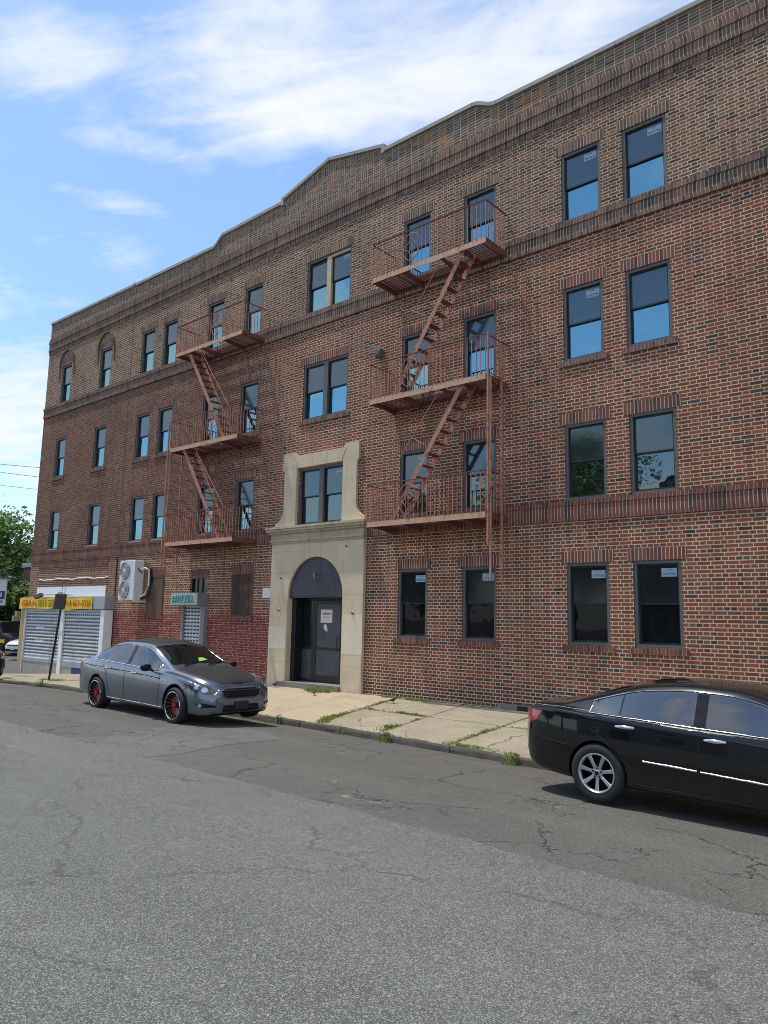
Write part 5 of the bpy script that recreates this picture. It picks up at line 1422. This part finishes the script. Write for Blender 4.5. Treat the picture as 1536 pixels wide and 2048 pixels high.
# --- black sedan at the right, tail to the left
BLACK = dict(x=(-2.46, 2.28), ax=(-1.3875, 1.3875), wr=0.334, wz=0.334, rim=0.226, tw=0.215, arch=0.372, track=0.905, yr=0.60, nose=0.06, rump=0.045,
    zt=[(-2.46, 0.98), (-2.42, 1.055), (-2.32, 1.075), (-2.05, 1.09), (-1.90, 1.115), (-1.6, 1.225), (-1.2, 1.355), (-0.85, 1.425), (-0.35, 1.455), (0.1, 1.435), (0.45, 1.36), (0.85, 1.19), (1.15, 1.02), (1.25, 0.98), (1.6, 0.93), (2.0, 0.85), (2.2, 0.76), (2.28, 0.68)],
    zb=[(-2.46, 0.86), (-2.34, 0.985), (-2.1, 1.01), (-1.5, 0.985), (-0.5, 0.945), (0.5, 0.905), (1.0, 0.88), (1.6, 0.80), (2.05, 0.70), (2.28, 0.56)],
    hw=[(-2.46, 0.66), (-2.38, 0.75), (-2.2, 0.835), (-1.8, 0.895), (-1.2, 0.912), (1.2, 0.912), (1.65, 0.89), (1.95, 0.84), (2.15, 0.76), (2.28, 0.62)],
    zl=[(-2.46, 0.40), (-2.38, 0.31), (-2.1, 0.245), (-1.3, 0.20), (1.3, 0.19), (1.9, 0.18), (2.28, 0.21)])
M['black_paint'] = paint('black_car_paint', (0.0040, 0.0043, 0.0050), 0.0, 0.25, 0.05)
T = make_car('parked_car', 'glossy black sedan with seven spoke silver wheels, cut off by the right edge', 'car', BLACK, M['black_paint'],
             (-2.49, -5.63, -0.028), R(-1.0), 0.932, wheel_seven, group='cars parked along the kerb')
P_, C_ = T['patch'], T['car']
windows(T, -1.50, 1.00, (-0.27, -0.14), (-1.135, -1.115), trim=M['chrome'], trim_r=0.006)
screen(T, 1.10, 0.45, 'windscreen', (-0.75, 0, -0.66), M['screen_glass']); screen(T, -1.84, -1.15, 'rear_window', (0.5, 0, -0.86), M['carglass'])
for s_ in (-1, 1):
    P_('tail_lamp', [(-2.16, s_ * .84, .975), (-2.24, s_ * .82, .86), (-2.40, s_ * .76, .80), (-2.52, s_ * .55, .80), (-2.5, s_ * .50, .93), (-2.38, s_ * .72, .975)], (0.62, -s_ * 0.78, 0), M['tail'], C_, 0.006, 0.045)
    T['line']('side_moulding', [(-0.82, s_ * .9, .545), (-0.22, s_ * .9, .520)], (0, -s_, 0), M['alloy'], 0.011, C_, 0.004); T['line']('side_moulding', [(-0.18, s_ * .9, .518), (0.72, s_ * .9, .475)], (0, -s_, 0), M['alloy'], 0.011, C_, 0.004)
    hd = (-0.72, -s_ * 0.69, 0)
    P_('headlight', [(1.70, s_ * .9, .80), (1.74, s_ * .88, .70), (1.95, s_ * .84, .62), (2.20, s_ * .70, .60), (2.22, s_ * .58, .68), (2.0, s_ * .78, .76)], hd, M['headlamp'], C_, 0.005, 0.05)
handle(T, -1.03, 0.895, M['chrome'], 0.22, 0.026); handle(T, -0.02, 0.855, M['chrome'], 0.22, 0.026); mirror(T, 0.78, 0.95, M['black_paint'])
seam(T, [(-0.20, .95), (-0.19, .6), (-0.22, .26)]); seam(T, [(-1.42, 1.02), (-1.46, .84), (-1.32, .74), (-1.02, .48), (-0.90, .27)]); seam(T, [(0.96, .88), (1.0, .6), (0.90, .26)])
seam(T, [(-2.36, .70), (-2.2, .665), (-1.78, .615)]); seam(T, [(-0.90, .275), (0.9, .25)], r=0.005); seam(T, [(-1.45, 1.03), (-1.9, 1.045), (-2.36, 1.035)], M['chrome'], 0.003, 'boot_line', )
P_('grille', [(2.28, -.36, .68), (2.28, .36, .68), (2.28, .30, .45), (2.28, -.30, .45)], (-1, 0, 0), M['blackp'], C_, 0.004, 0.05)
P_('rear_plate', [(-2.46, -.155, .90), (-2.46, .155, .90), (-2.46, .155, .76), (-2.46, -.155, .76)], (1, 0, 0), M['white_paint'], C_, 0.008, 0.05)
P_('bumper_lip', [(-2.46, -.6, .42), (-2.46, .6, .42), (-2.46, .55, .37), (-2.46, -.55, .37)], (1, 0, 0), M['blackp'], C_, 0.006, 0.05)

# --- white sedan on the cross street, and the nose of a dark car at the left edge
M['white_car'] = paint('white_car_paint', (0.62, 0.64, 0.66), 0.0, 0.3, 0.1)
def simple_front(T, ax_):
    for s_ in (-1, 1):
        hd = (-0.72, -s_ * 0.69, 0)
        T['patch']('headlight', [(1.66, s_ * .9, .80), (1.72, s_ * .88, .70), (1.95, s_ * .84, .625), (2.20, s_ * .70, .575), (2.25, s_ * .55, .64), (1.9, s_ * .8, .775)], hd, M['lamp_clear'], T['car'], 0.005, 0.06)
    T['patch']('grille', [(2.3, -.50, .63), (2.3, .50, .63), (2.3, .44, .575), (2.3, -.44, .575)], (-1, 0, 0), M['blackp'], T['car'], 0.005, 0.06)
    T['patch']('lower_grille', [(2.3, -.62, .41), (2.3, .62, .41), (2.3, .55, .27), (2.3, -.55, .27)], (-1, 0, 0), M['blackp'], T['car'], 0.005, 0.06)
    T['patch']('front_plate', [(2.3, -.16, .47), (2.3, .16, .47), (2.3, .16, .36), (2.3, -.16, .36)], (-1, 0, 0), M['alloy'], T['car'], 0.012, 0.06)
T = make_car('parked_car', 'white sedan facing the camera on the cross street beyond the shop corner', 'car', GREY, M['white_car'], (-41.9, 5.5, -0.42), R(-74), 0.98, hubcap)
windows(T, -1.66, 0.72, (-0.40, -0.28), (-1.22, -1.19)); screen(T, 0.90, 0.16, 'windscreen', (-0.75, 0, -0.66), M['carglass']); mirror(T, 0.60, 0.95, M['white_car']); simple_front(T, 0)
T = make_car('parked_car', 'dark car of which only the front corner shows at the left edge', 'car', GREY, M['black_paint'], (-26.15, -5.1, road_z(-24.5, -5.8) - 0.01), R(0), 1.0, hubcap, group='cars parked along the kerb')
windows(T, -1.66, 0.72, (-0.40, -0.28), (-1.22, -1.19)); screen(T, 0.90, 0.16, 'windscreen', (-0.75, 0, -0.66), M['carglass']); simple_front(T, 0)

# ------------------------------------------------------------------ street pole at the corner
M['pole'] = plain('dark_pole', (0.020, 0.020, 0.022), 0.5, 0.3, var=0.2)
M['signback'] = plain('sign_back', (0.060, 0.055, 0.052), 0.6, var=0.15)
pb = Vector((-23.93, -2.97, walk_z(-23.93, -2.97) - 0.02))
lean = RT * 0.26 + Vector((0, 0, 2.95))
pl = thing('street_sign', 'dark leaning pole with a dark sign box in front of the shop shutters', 'street sign', pb)
m_ = MB(); m_.tube([(0, 0, -0.3), (0, 0, 0), lean * 0.55, lean * 0.93], 0.034, 10); m_.build('pole', M['pole'], pl, smooth=50)
c0 = lean * 0.78 + Vector((-0.03, -0.05, 0)); dv = lean.normalized(); r1 = Vector((RT.x, RT.y, 0)).normalized(); f1 = dv.cross(r1)
m_ = MB(); v = []
for sx, sy, sz in [(a, b, c) for a in (-1, 1) for b in (-1, 1) for c in (-1, 1)]: v.append(c0 + r1 * sx * 0.175 + f1 * sy * 0.045 + dv * (sz * 0.25 + 0.2))
m_.add(v, [(0, 1, 3, 2), (4, 6, 7, 5), (0, 4, 5, 1), (2, 3, 7, 6), (0, 2, 6, 4), (1, 5, 7, 3)])
so = m_.build('sign_box', M['signback'], pl); mdv = so.modifiers.new('bevel', 'BEVEL'); mdv.width = 0.012
m_ = MB(); tp = lean * 0.93 + Vector((0, 0, 0.14)); m_.tube([tp + r1 * 0.05 * math.cos(a) + Vector((0, 0, 0.16 * math.sin(a))) for a in np.linspace(0, 2 * math.pi, 16, endpoint=False)], 0.010, 5, closed=True); m_.build('top_loop', M['galv'], pl)


def ray_at(px_, py_, depth): return CAM + (FW + RT * ((px_ - 768) / 1499.8) + UP * ((1024 - py_) / 1499.8)) * depth

# ------------------------------------------------------------------ trees and greenery
def leaf_mat(name, a, b_):
    m, t, b = newmat(name); o = t.obj(); n = t.noise(o, 1.1, 4, 0.6)
    oi = t.n.new('ShaderNodeNewGeometry'); rp = X(t.nt, oi.outputs['Random Per Island'])
    c = t.ramp(n * 0.4 + rp * 0.6, [(0.2, a), (0.8, b_)]); setc(t, b, c, 0.55)
    b.inputs['Subsurface Weight'].default_value = 0.0
    tr = t.n.new('ShaderNodeBsdfTranslucent'); t.l.new(c, tr.inputs[0]); mx_ = t.n.new('ShaderNodeMixShader'); mx_.inputs[0].default_value = 0.35
    out = t.n['Material Output']; t.l.new(b.outputs[0], mx_.inputs[1]); t.l.new(tr.outputs[0], mx_.inputs[2]); t.l.new(mx_.outputs[0], out.inputs[0]); return m
M['leaf'] = leaf_mat('leaf_bright', (0.075, 0.145, 0.032), (0.18, 0.28, 0.07)); M['leaf_dark'] = leaf_mat('leaf_dark', (0.020, 0.050, 0.016), (0.055, 0.10, 0.03))
M['bark'] = plain('bark', (0.075, 0.060, 0.045), 0.9, var=0.3, bump=0.01)
def leaves(c, rad, n, size, seed, mat, name, parent, clumps=40, shell=0.55):
    g = np.random.default_rng(seed); k = g.normal(size=(clumps, 3)); k /= np.linalg.norm(k, axis=1)[:, None]; k *= (shell + (1 - shell) * g.random((clumps, 1))) * 0.92
    k = k * np.array(rad); idx = g.integers(0, clumps, n); sp = (0.16 + 0.16 * g.random((clumps, 1))) * np.mean(rad)
    p = k[idx] + g.normal(size=(n, 3)) * sp[idx] * np.array([0.75, 0.75, 0.5]) + np.array(c)
    nrm = g.normal(size=(n, 3)) + np.array([0, 0, 0.7]); nrm /= np.linalg.norm(nrm, axis=1)[:, None]
    t1 = np.cross(nrm, g.normal(size=(n, 3))); t1 /= np.linalg.norm(t1, axis=1)[:, None]; t2 = np.cross(nrm, t1)
    s_ = size * (0.6 + 0.8 * g.random((n, 1))); v = np.stack([p - t1 * s_, p - t2 * s_ * 0.5 + nrm * s_ * 0.15, p + t1 * s_, p + t2 * s_ * 0.5 + nrm * s_ * 0.15], 1).reshape(-1, 3)
    me = bpy.data.meshes.new(name); me.vertices.add(len(v)); me.vertices.foreach_set('co', v.ravel())
    me.loops.add(4 * n); me.loops.foreach_set('vertex_index', np.arange(4 * n)); me.polygons.add(n)
    me.polygons.foreach_set('loop_start', np.arange(0, 4 * n, 4)); me.update(calc_edges=True); me.materials.append(mat)
    o = bpy.data.objects.new(name, me); COL.objects.link(o); o.parent = parent; return o
def tree(name, label, base, height, rad, n, size, seed, mat, crown_z=None):
    t_ = thing(name, label, 'tree', base); rg = random.Random(seed); cz = crown_z or height - rad[2]
    m_ = MB(); pts = [(rg.uniform(-.1, .1) * i, rg.uniform(-.1, .1) * i, cz * 1.05 * i / 5) for i in range(6)]; pts[0] = (0, 0, -0.5)
    m_.tube(pts, [0.28 * (1 - 0.11 * i) * height / 9 for i in range(6)], 8)
    for k in range(9):
        a = k * 2.4; z0 = cz * (0.55 + 0.05 * k); e = (math.cos(a) * rad[0] * 0.7, math.sin(a) * rad[1] * 0.7, min(z0 + rad[2] * rg.uniform(0.2, 0.8), height - 0.5))
        m_.tube([(0, 0, z0), (e[0] * .5, e[1] * .5, (z0 + e[2]) / 2 + .3), e], [0.10 * height / 9, 0.06, 0.02], 6)
    m_.build('trunk', M['bark'], t_, smooth=60); leaves((0, 0, cz), rad, n, size, seed, mat, 'crown', t_); return t_
b0 = ray_at(-62, 1290, 58)
tree('tree', 'tall bright green tree rising above the roofs beyond the street corner', (b0.x, b0.y, -1.0), 11.2, (4.6, 4.6, 4.3), 16000, 0.20, 4, M['leaf'], 6.6)
b1 = ray_at(10, 1290, 50)
tree('tree', 'dark leafy small tree overgrowing the brick wall behind the white car', (b1.x - 0.8, b1.y, -1.0), 5.6, (2.0, 2.0, 2.3), 9000, 0.15, 9, M['leaf_dark'], 3.4)
b1b = ray_at(34, 1200, 48.5)
sh = thing('shrub', 'bright green climbing shrub hanging over the small brick building', 'shrub', (b1b.x - 0.4, b1b.y, 0.0))
m_ = MB(); m_.tube([(0, 0, -1), (0.1, 0, 1.5), (0.0, 0.1, 3.2)], [0.1, 0.08, 0.04], 6); m_.build('stem', M['bark'], sh); leaves((0, 0, 2.9), (0.9, 0.9, 0.9), 2600, 0.13, 12, M['leaf'], 'foliage', sh, 14)

# small brick building behind the corner
def simple_brick():
    m, t, b = newmat('plain_brick'); o = t.obj(); bt = t.n.new('ShaderNodeTexBrick'); x, y, z = t.sep(o); t.l.new(t.vec(x + y, z, 0.0), bt.inputs['Vector'])
    bt.inputs['Color1'].default_value = (0.13, 0.05, 0.035, 1); bt.inputs['Color2'].default_value = (0.09, 0.04, 0.03, 1); bt.inputs['Mortar'].default_value = (0.25, 0.2, 0.16, 1)
    bt.inputs['Scale'].default_value = 1.0; bt.inputs['Brick Width'].default_value = 0.22; bt.inputs['Row Height'].default_value = 0.075; bt.inputs['Mortar Size'].default_value = 0.008
    t.l.new(bt.outputs['Color'], b.inputs['Base Color']); b.inputs['Roughness'].default_value = 0.9; return m
M['brick2'] = simple_brick()
bq = ray_at(36, 1270, 53); bb = thing('brick_building', 'low brick building with a grey coping behind the shop corner', 'building', (bq.x, bq.y, -1.2))
m_ = MB(); m_.box(0, 9, 0, 8, 0, 6.25); m_.build('wall', M['brick2'], bb)
m_ = MB(); m_.box(-0.12, 9.12, -0.12, 8.12, 6.253, 6.6); m_.build('coping', M['coping'], bb)
m_ = MB(); m_.box(3, 4.2, -0.04, 0.1, 1.5, 3.2); m_.build('window', M['glass_low'], bb)
# wooden posts by the wall
for k, (px_, h_) in enumerate(((26, 2.6), (31, 2.9))):
    q_ = ray_at(px_, 1275, 47); m_ = MB(); m_.box(-0.12, 0.12, -0.12, 0.12, 0, h_)
    o = m_.build('fence_post', M['osb'], loc=(q_.x, q_.y, -0.9)); tag(o, ['shorter tan wooden post in the shade behind the white car', 'taller tan wooden post nearest the shop pillar behind the white car'][k], 'post', 'wooden posts behind the white car')
# dark van behind the white car
vq = ray_at(-14, 1300, 46); van = thing('parked_van', 'dark van with a yellow plate parked behind the white car', 'van', (vq.x, vq.y, -0.62), R(20))
m_ = MB(); m_.prism([(-2.4, 0.4), (2.4, 0.4), (2.5, 0.8), (2.45, 1.1), (1.7, 1.25), (1.2, 2.0), (-2.3, 2.05), (-2.45, 1.2)], -0.95, 0.95); vb = m_.build('body', M['black_paint'], van); mdv = vb.modifiers.new('bevel', 'BEVEL'); mdv.width = 0.08; mdv.segments = 3
for x_ in (-1.5, 1.5):
    for y_ in (-0.9, 0.9):
        m_ = MB(); m_.lathe([(0.0, -0.11), (0.2, -0.11), (0.33, -0.09), (0.34, 0.09), (0.0, 0.11)], 'y', 24, c=(x_, y_, 0.34)); m_.build('wheel', M['tyre'], van, smooth=40)
m_ = MB(); m_.box(-1.6, 1.0, -0.956, -0.94, 1.3, 1.85); m_.build('side_window', M['carglass'], van)
m_ = MB(); m_.box(1.25, 1.9, -0.972, -0.955, 0.72, 0.92); m_.build('yellow_plate', M['yellow'], van)

# sign at the left edge
M['sign_white'] = plain('sign_white', (0.60, 0.62, 0.64), 0.6, var=0.04); M['navy'] = plain('sign_navy', (0.03, 0.045, 0.10), 0.6)
rt_ = ray_at(14.5, 1160, 33); sg = thing('hanging_sign', 'white sign with a navy band and blue print at the left edge', 'sign', (rt_.x, rt_.y, 0), math.atan2(RT.y, RT.x)); zt_, zb_ = rt_.z, ray_at(10, 1211, 33).z
m_ = MB(); m_.box(-1.9, 0, -0.04, 0.04, zb_, zt_); m_.build('board', M['sign_white'], sg)
hh = zt_ - zb_; m_ = MB(); m_.box(-1.86, -0.03, -0.05, -0.041, zb_ + 0.25 * hh, zb_ + 0.56 * hh); m_.build('band', M['navy'], sg)
m_ = MB(); m_.box(-1.95, 0.06, -0.06, 0.06, zt_ + 0.002, zt_ + 0.06); m_.build('cap', M['galv'], sg)
text_mesh('lettering', 'MENU', 0.3, M['sign_white'], sg, (-0.85, -0.055, zb_ + 0.405 * hh), width=1.4, height=hh * 0.2, bold=0.004)
m_ = MB()
for k in range(9): m_.box(-1.7 + k * 0.185, -1.7 + k * 0.185 + 0.12, -0.046, -0.041, zb_ + 0.10 * hh, zb_ + 0.19 * hh)
m_.build('small_print', M['ink_blue'], sg)
m_ = MB(); m_.tube([(-1.0, 0.09, -0.6), (-1.0, 0.09, zt_)], 0.05, 8); m_.build('post', M['pole'], sg)

# overhead wires past the corner
M['wire'] = plain('wire_black', (0.02, 0.02, 0.02), 0.7)
for k, (y0, y1, dep, r_) in enumerate(((927, 934, 52, 0.018), (943, 953, 52, 0.018), (969, 978, 52, 0.015), (1038, 1042, 75, 0.012), (1047, 1051, 75, 0.012), (1055, 1058, 75, 0.010), (1064, 1071, 75, 0.012), (1128, 1135, 45, 0.035))):
    a, b = ray_at(-260, y0 - (y1 - y0) * 3.4, dep), ray_at(260, y1 + (y1 - y0) * 2.4, dep + 6); m_ = MB()
    pts = [a.lerp(b, i / 24) - Vector((0, 0, 0.30 * (1 - (2 * i / 24 - 1) ** 2))) + Vector((0, 0, 0.25)) for i in range(25)]; m_.tube(pts, r_, 5)
    lab = ['highest overhead wire crossing the sky left of the building', 'second overhead wire from the top left of the building', 'third overhead wire from the top, above the white cloud', 'upper one of the four faint far wires above the tree', 'second of the four faint far wires above the tree',
           'third and faintest of the four far wires above the tree', 'lowest of the four far wires, just touching the tree top', 'thick black cable crossing in front of the tree crown'][k]
    tag(m_.build('overhead_wire', M['wire']), lab, 'wire', 'overhead wires left of the building')

# ------------------------------------------------------------------ grass in the pavement joints
g = np.random.default_rng(21); gv, gf = [], []
def tuft(x, y, n, r_, h_):
    for _ in range(n):
        a = g.uniform(0, 6.28); d = r_ * math.sqrt(g.random()); bx_, by_ = x + d * math.cos(a), y + d * math.sin(a); z = walk_z(bx_, min(by_, -0.02)) if by_ > kerb_y(bx_) else road_z(bx_, by_)
        hh_ = h_ * g.uniform(0.45, 1.15); la = g.uniform(0, 6.28); ln = hh_ * g.uniform(0.1, 0.9); w_ = g.uniform(0.0025, 0.006); wa = la + 1.57
        cx, sx = math.cos(wa) * w_, math.sin(wa) * w_; o_ = len(gv)
        gv.extend([(bx_ - cx, by_ - sx, z - 0.01), (bx_ + cx, by_ + sx, z - 0.01), (bx_ + cx * .8 + math.cos(la) * ln * .4, by_ + sx * .8 + math.sin(la) * ln * .4, z + hh_ * .65), (bx_ - cx * .8 + math.cos(la) * ln * .4, by_ - sx * .8 + math.sin(la) * ln * .4, z + hh_ * .65), (bx_ + math.cos(la) * ln, by_ + math.sin(la) * ln, z + hh_)])
        gf.extend([(o_, o_ + 1, o_ + 2, o_ + 3), (o_ + 3, o_ + 2, o_ + 4)])
def tline(a, b, k, n, r_, h_):
    ph = g.uniform(0, 6.28)
    for i in range(k):
        f = (i + 0.5) / k + g.uniform(-.5, .5) / k; d = max(0.18, 0.65 + 0.65 * math.sin(ph + f * 7.0)) * g.uniform(0.3, 1.3)
        tuft(a[0] + (b[0] - a[0]) * f, a[1] + (b[1] - a[1]) * f, int(n * d * 1.5), r_ * g.uniform(0.5, 1.5), h_ * g.uniform(0.35, 0.8))
tline((-10.88, -3.85), (-11.35, -2.1), 26, 60, 0.10, 0.07); tline((-11.35, -2.1), (-11.85, -0.4), 20, 40, 0.08, 0.06)
tline((-10.7, -3.8), (-11.0, -3.4), 8, 80, 0.14, 0.09); tline((-11.3, -1.9), (-9.6, -1.92), 24, 60, 0.09, 0.07); tline((-9.24, -3.8), (-9.55, -2.2), 14, 30, 0.05, 0.05); tline((-9.25, -3.8), (-9.4, -3.2), 6, 90, 0.14, 0.09)
tline((-7.55, -3.9), (-7.95, -0.6), 26, 40, 0.07, 0.06); tline((-7.8, -1.92), (-6.5, -1.95), 12, 40, 0.07, 0.05); tline((-7.6, -4.0), (-6.3, -4.1), 14, 70, 0.12, 0.07); tline((-8.1, -0.2), (-5.5, -0.15), 10, 20, 0.06, 0.05)
tline((-12.3, -0.12), (-11.0, -0.12), 14, 70, 0.10, 0.10); tline((-14.8, -0.35), (-14.0, -0.38), 8, 110, 0.13, 0.16); tline((-14.5, -0.5), (-14.2, -0.55), 4, 80, 0.12, 0.08)
for x_, n_, h_ in ((-11.6, 50, 0.09), (-8.77, 60, 0.12), (-6.14, 110, 0.12), (-11.95, 60, 0.08), (-9.9, 50, 0.08), (-22.6, 120, 0.18), (-19.0, 90, 0.12), (-21.0, 60, 0.1)): tuft(x_, kerb_y(x_) - 0.05, n_, 0.13, h_)
tline((-24.4, -2.95), (-23.3, -2.95), 8, 60, 0.16, 0.10); tline((-24.5, -3.6), (-26.5, -3.4), 10, 40, 0.18, 0.06); tline((-30, -2.2), (-26, -2.6), 14, 30, 0.2, 0.05); tline((-10.6, -3.95), (-7.8, -4.05), 14, 14, 0.06, 0.05)
M['grass'] = leaf_mat('grass_blade', (0.13, 0.18, 0.026), (0.29, 0.34, 0.07))
m_ = MB(); m_.v = gv; m_.f = gf; m_.mi = [0] * len(gf)
me = bpy.data.meshes.new('grass'); me.from_pydata(gv, [], gf); me.materials.append(M['grass']); go = bpy.data.objects.new('grass', me); COL.objects.link(go)
tag(go, 'thin green weeds growing in the pavement joints and along the kerb', 'grass', kind='stuff')
# broad leafy weeds standing on the kerb
for k, (x_, lab) in enumerate(((-11.62, 'small leafy weed on the kerb nearest the grey car'), (-8.72, 'small leafy weed on the kerb midway between the parked cars'), (-6.05, 'small leafy weed on the kerb by the tail of the black car'))):
    y_ = kerb_y(x_) - 0.03; w_ = thing('weed', lab, 'weed', (x_, y_, kerb_z(x_) - 0.05), 0, 'leafy weeds on the kerb')
    m_ = MB(); rg = random.Random(k)
    for i in range(6): a = rg.uniform(0, 6.28); m_.tube([(0, 0, 0), (0.05 * math.cos(a), 0.05 * math.sin(a), rg.uniform(.07, .15))], 0.003, 4)
    m_.build('stem', M['leaf_dark'], w_); leaves((0, 0, 0.10), (0.08, 0.08, 0.08), 70, 0.02, 40 + k, M['leaf'], 'foliage', w_, 8)

# ------------------------------------------------------------------ little birds on the pavement
M['bird'] = plain('sparrow_brown', (0.055, 0.042, 0.032), 0.8, var=0.35, scale=40); M['beak'] = plain('beak', (0.02, 0.018, 0.015), 0.5)
def bird():
    t_ = thing('bird', '', 'bird'); sec = [(-0.075, .055, .008, .006), (-0.055, .058, .018, .016), (-0.02, .064, .030, .030), (0.02, .075, .031, .033), (0.045, .092, .022, .024), (0.058, .108, .019, .020), (0.075, .114, .019, .018), (0.088, .112, .010, .010)]
    v = [(x, ry * math.cos(a), z + rz_ * math.sin(a)) for x, z, ry, rz_ in sec for a in np.linspace(0, 2 * math.pi, 10, endpoint=False)]
    f = [(i * 10 + j, i * 10 + (j + 1) % 10, (i + 1) * 10 + (j + 1) % 10, (i + 1) * 10 + j) for i in range(7) for j in range(10)] + [tuple(range(10))[::-1], tuple(70 + j for j in range(10))]
    m_ = MB(); m_.add(v, f); m_.build('body', M['bird'], t_, smooth=80)
    m_ = MB(); m_.add([(-.06, -.014, .058), (-.06, .014, .058), (-.15, .02, .040), (-.15, -.02, .040), (-.06, -.014, .052), (-.06, .014, .052), (-.15, .02, .036), (-.15, -.02, .036)], [(0, 1, 2, 3), (7, 6, 5, 4), (0, 4, 5, 1), (1, 5, 6, 2), (2, 6, 7, 3), (3, 7, 4, 0)]); m_.build('tail', M['bird'], t_)
    m_ = MB(); m_.tube([(0.085, 0, .111), (0.106, 0, .107)], [.006, .001], 6); m_.build('beak', M['beak'], t_)
    for y in (-.012, .012): m_ = MB(); m_.tube([(0.005, y, .05), (0.0, y, .02), (0.01, y, .0), (0.03, y, .0)], .003, 5); m_.build('leg', M['beak'], t_)
    for s_ in (-1, 1):
        m_ = MB(); m_.add([(0.035, s_ * .030, .088), (-.02, s_ * .036, .082), (-.085, s_ * .018, .062), (-.03, s_ * .034, .060), (0.02, s_ * .033, .066)], [(0, 1, 2, 3, 4)]); o = m_.build('wing', M['bird'], t_); md_ = o.modifiers.new('solid', 'SOLIDIFY'); md_.thickness = 0.005
    return t_
bd0 = bird()
for k, (x_, y_, a_, lab) in enumerate(((-13.95, -0.95, 140, 'small brown bird on the pavement in front of the doorstep'), (-11.42, -0.85, 60, 'small brown bird in the grass by the brick wall right of the entrance'), (-16.05, -0.4, 10, 'small brown bird on the pavement left of the doorstep'))):
    o = bd0 if k == 0 else copy_tree(bd0); o.location = (x_, y_, walk_z(x_, y_)); o.rotation_euler = (0, 0, R(a_)); o.scale = (1.25,) * 3; tag(o, lab, 'bird', 'birds on the pavement')

# ------------------------------------------------------------------ across the street: what the panes mirror
M['siding'] = plain('pale_siding', (0.42, 0.42, 0.40), 0.7, var=0.06); M['shingle'] = plain('roof_shingle', (0.07, 0.068, 0.066), 0.9, var=0.2)
hs = thing('gabled_house', 'pale gabled house across the street, mirrored in the ground floor panes', 'house', (-15.0, -35, 0))
m_ = MB(); m_.prism([(-4.5, 0), (4.5, 0), (4.5, 6.6), (0, 10.6), (-4.5, 6.6)], -5, 4.2); m_.build('wall', M['siding'], hs)
m_ = MB(); m_.add([(-5, -5.3, 6.3), (-5, 4.6, 6.3), (0, 4.6, 10.75), (0, -5.3, 10.75), (5, -5.3, 6.3), (5, 4.6, 6.3)], [(0, 1, 2, 3), (3, 2, 5, 4)]); ro = m_.build('roof', M['shingle'], hs); md_ = ro.modifiers.new('solid', 'SOLIDIFY'); md_.thickness = 0.18
for x_, z_ in ((-2.4, 1.0), (2.4, 1.0), (-2.2, 3.6), (2.2, 3.6)): m_ = MB(); border(m_, x_ - .6, x_ + .6, 4.205, 4.26, z_, z_ + 1.5, .08); wo = m_.build('window', M['white_paint'], hs); m_ = MB(); m_.box(x_ - .52, x_ + .52, 4.202, 4.22, z_ + .08, z_ + 1.42); m_.build('pane', M['glass_low'], wo)
m_ = MB(); m_.box(-.5, .5, 4.202, 4.25, 0.2, 2.3); m_.build('door', M['navy'], hs)
tree('tree', 'tall leafy tree across the street next to the gabled house', (-23.5, -32, 0), 15.0, (5.2, 5.2, 5.2), 14000, 0.25, 31, M['leaf'], 9.5)
tree('tree', 'broad leafy tree across the street far from the gabled house', (-36, -33, 0), 13.0, (5.5, 5.5, 5.0), 12000, 0.26, 37, M['leaf'], 7.5)
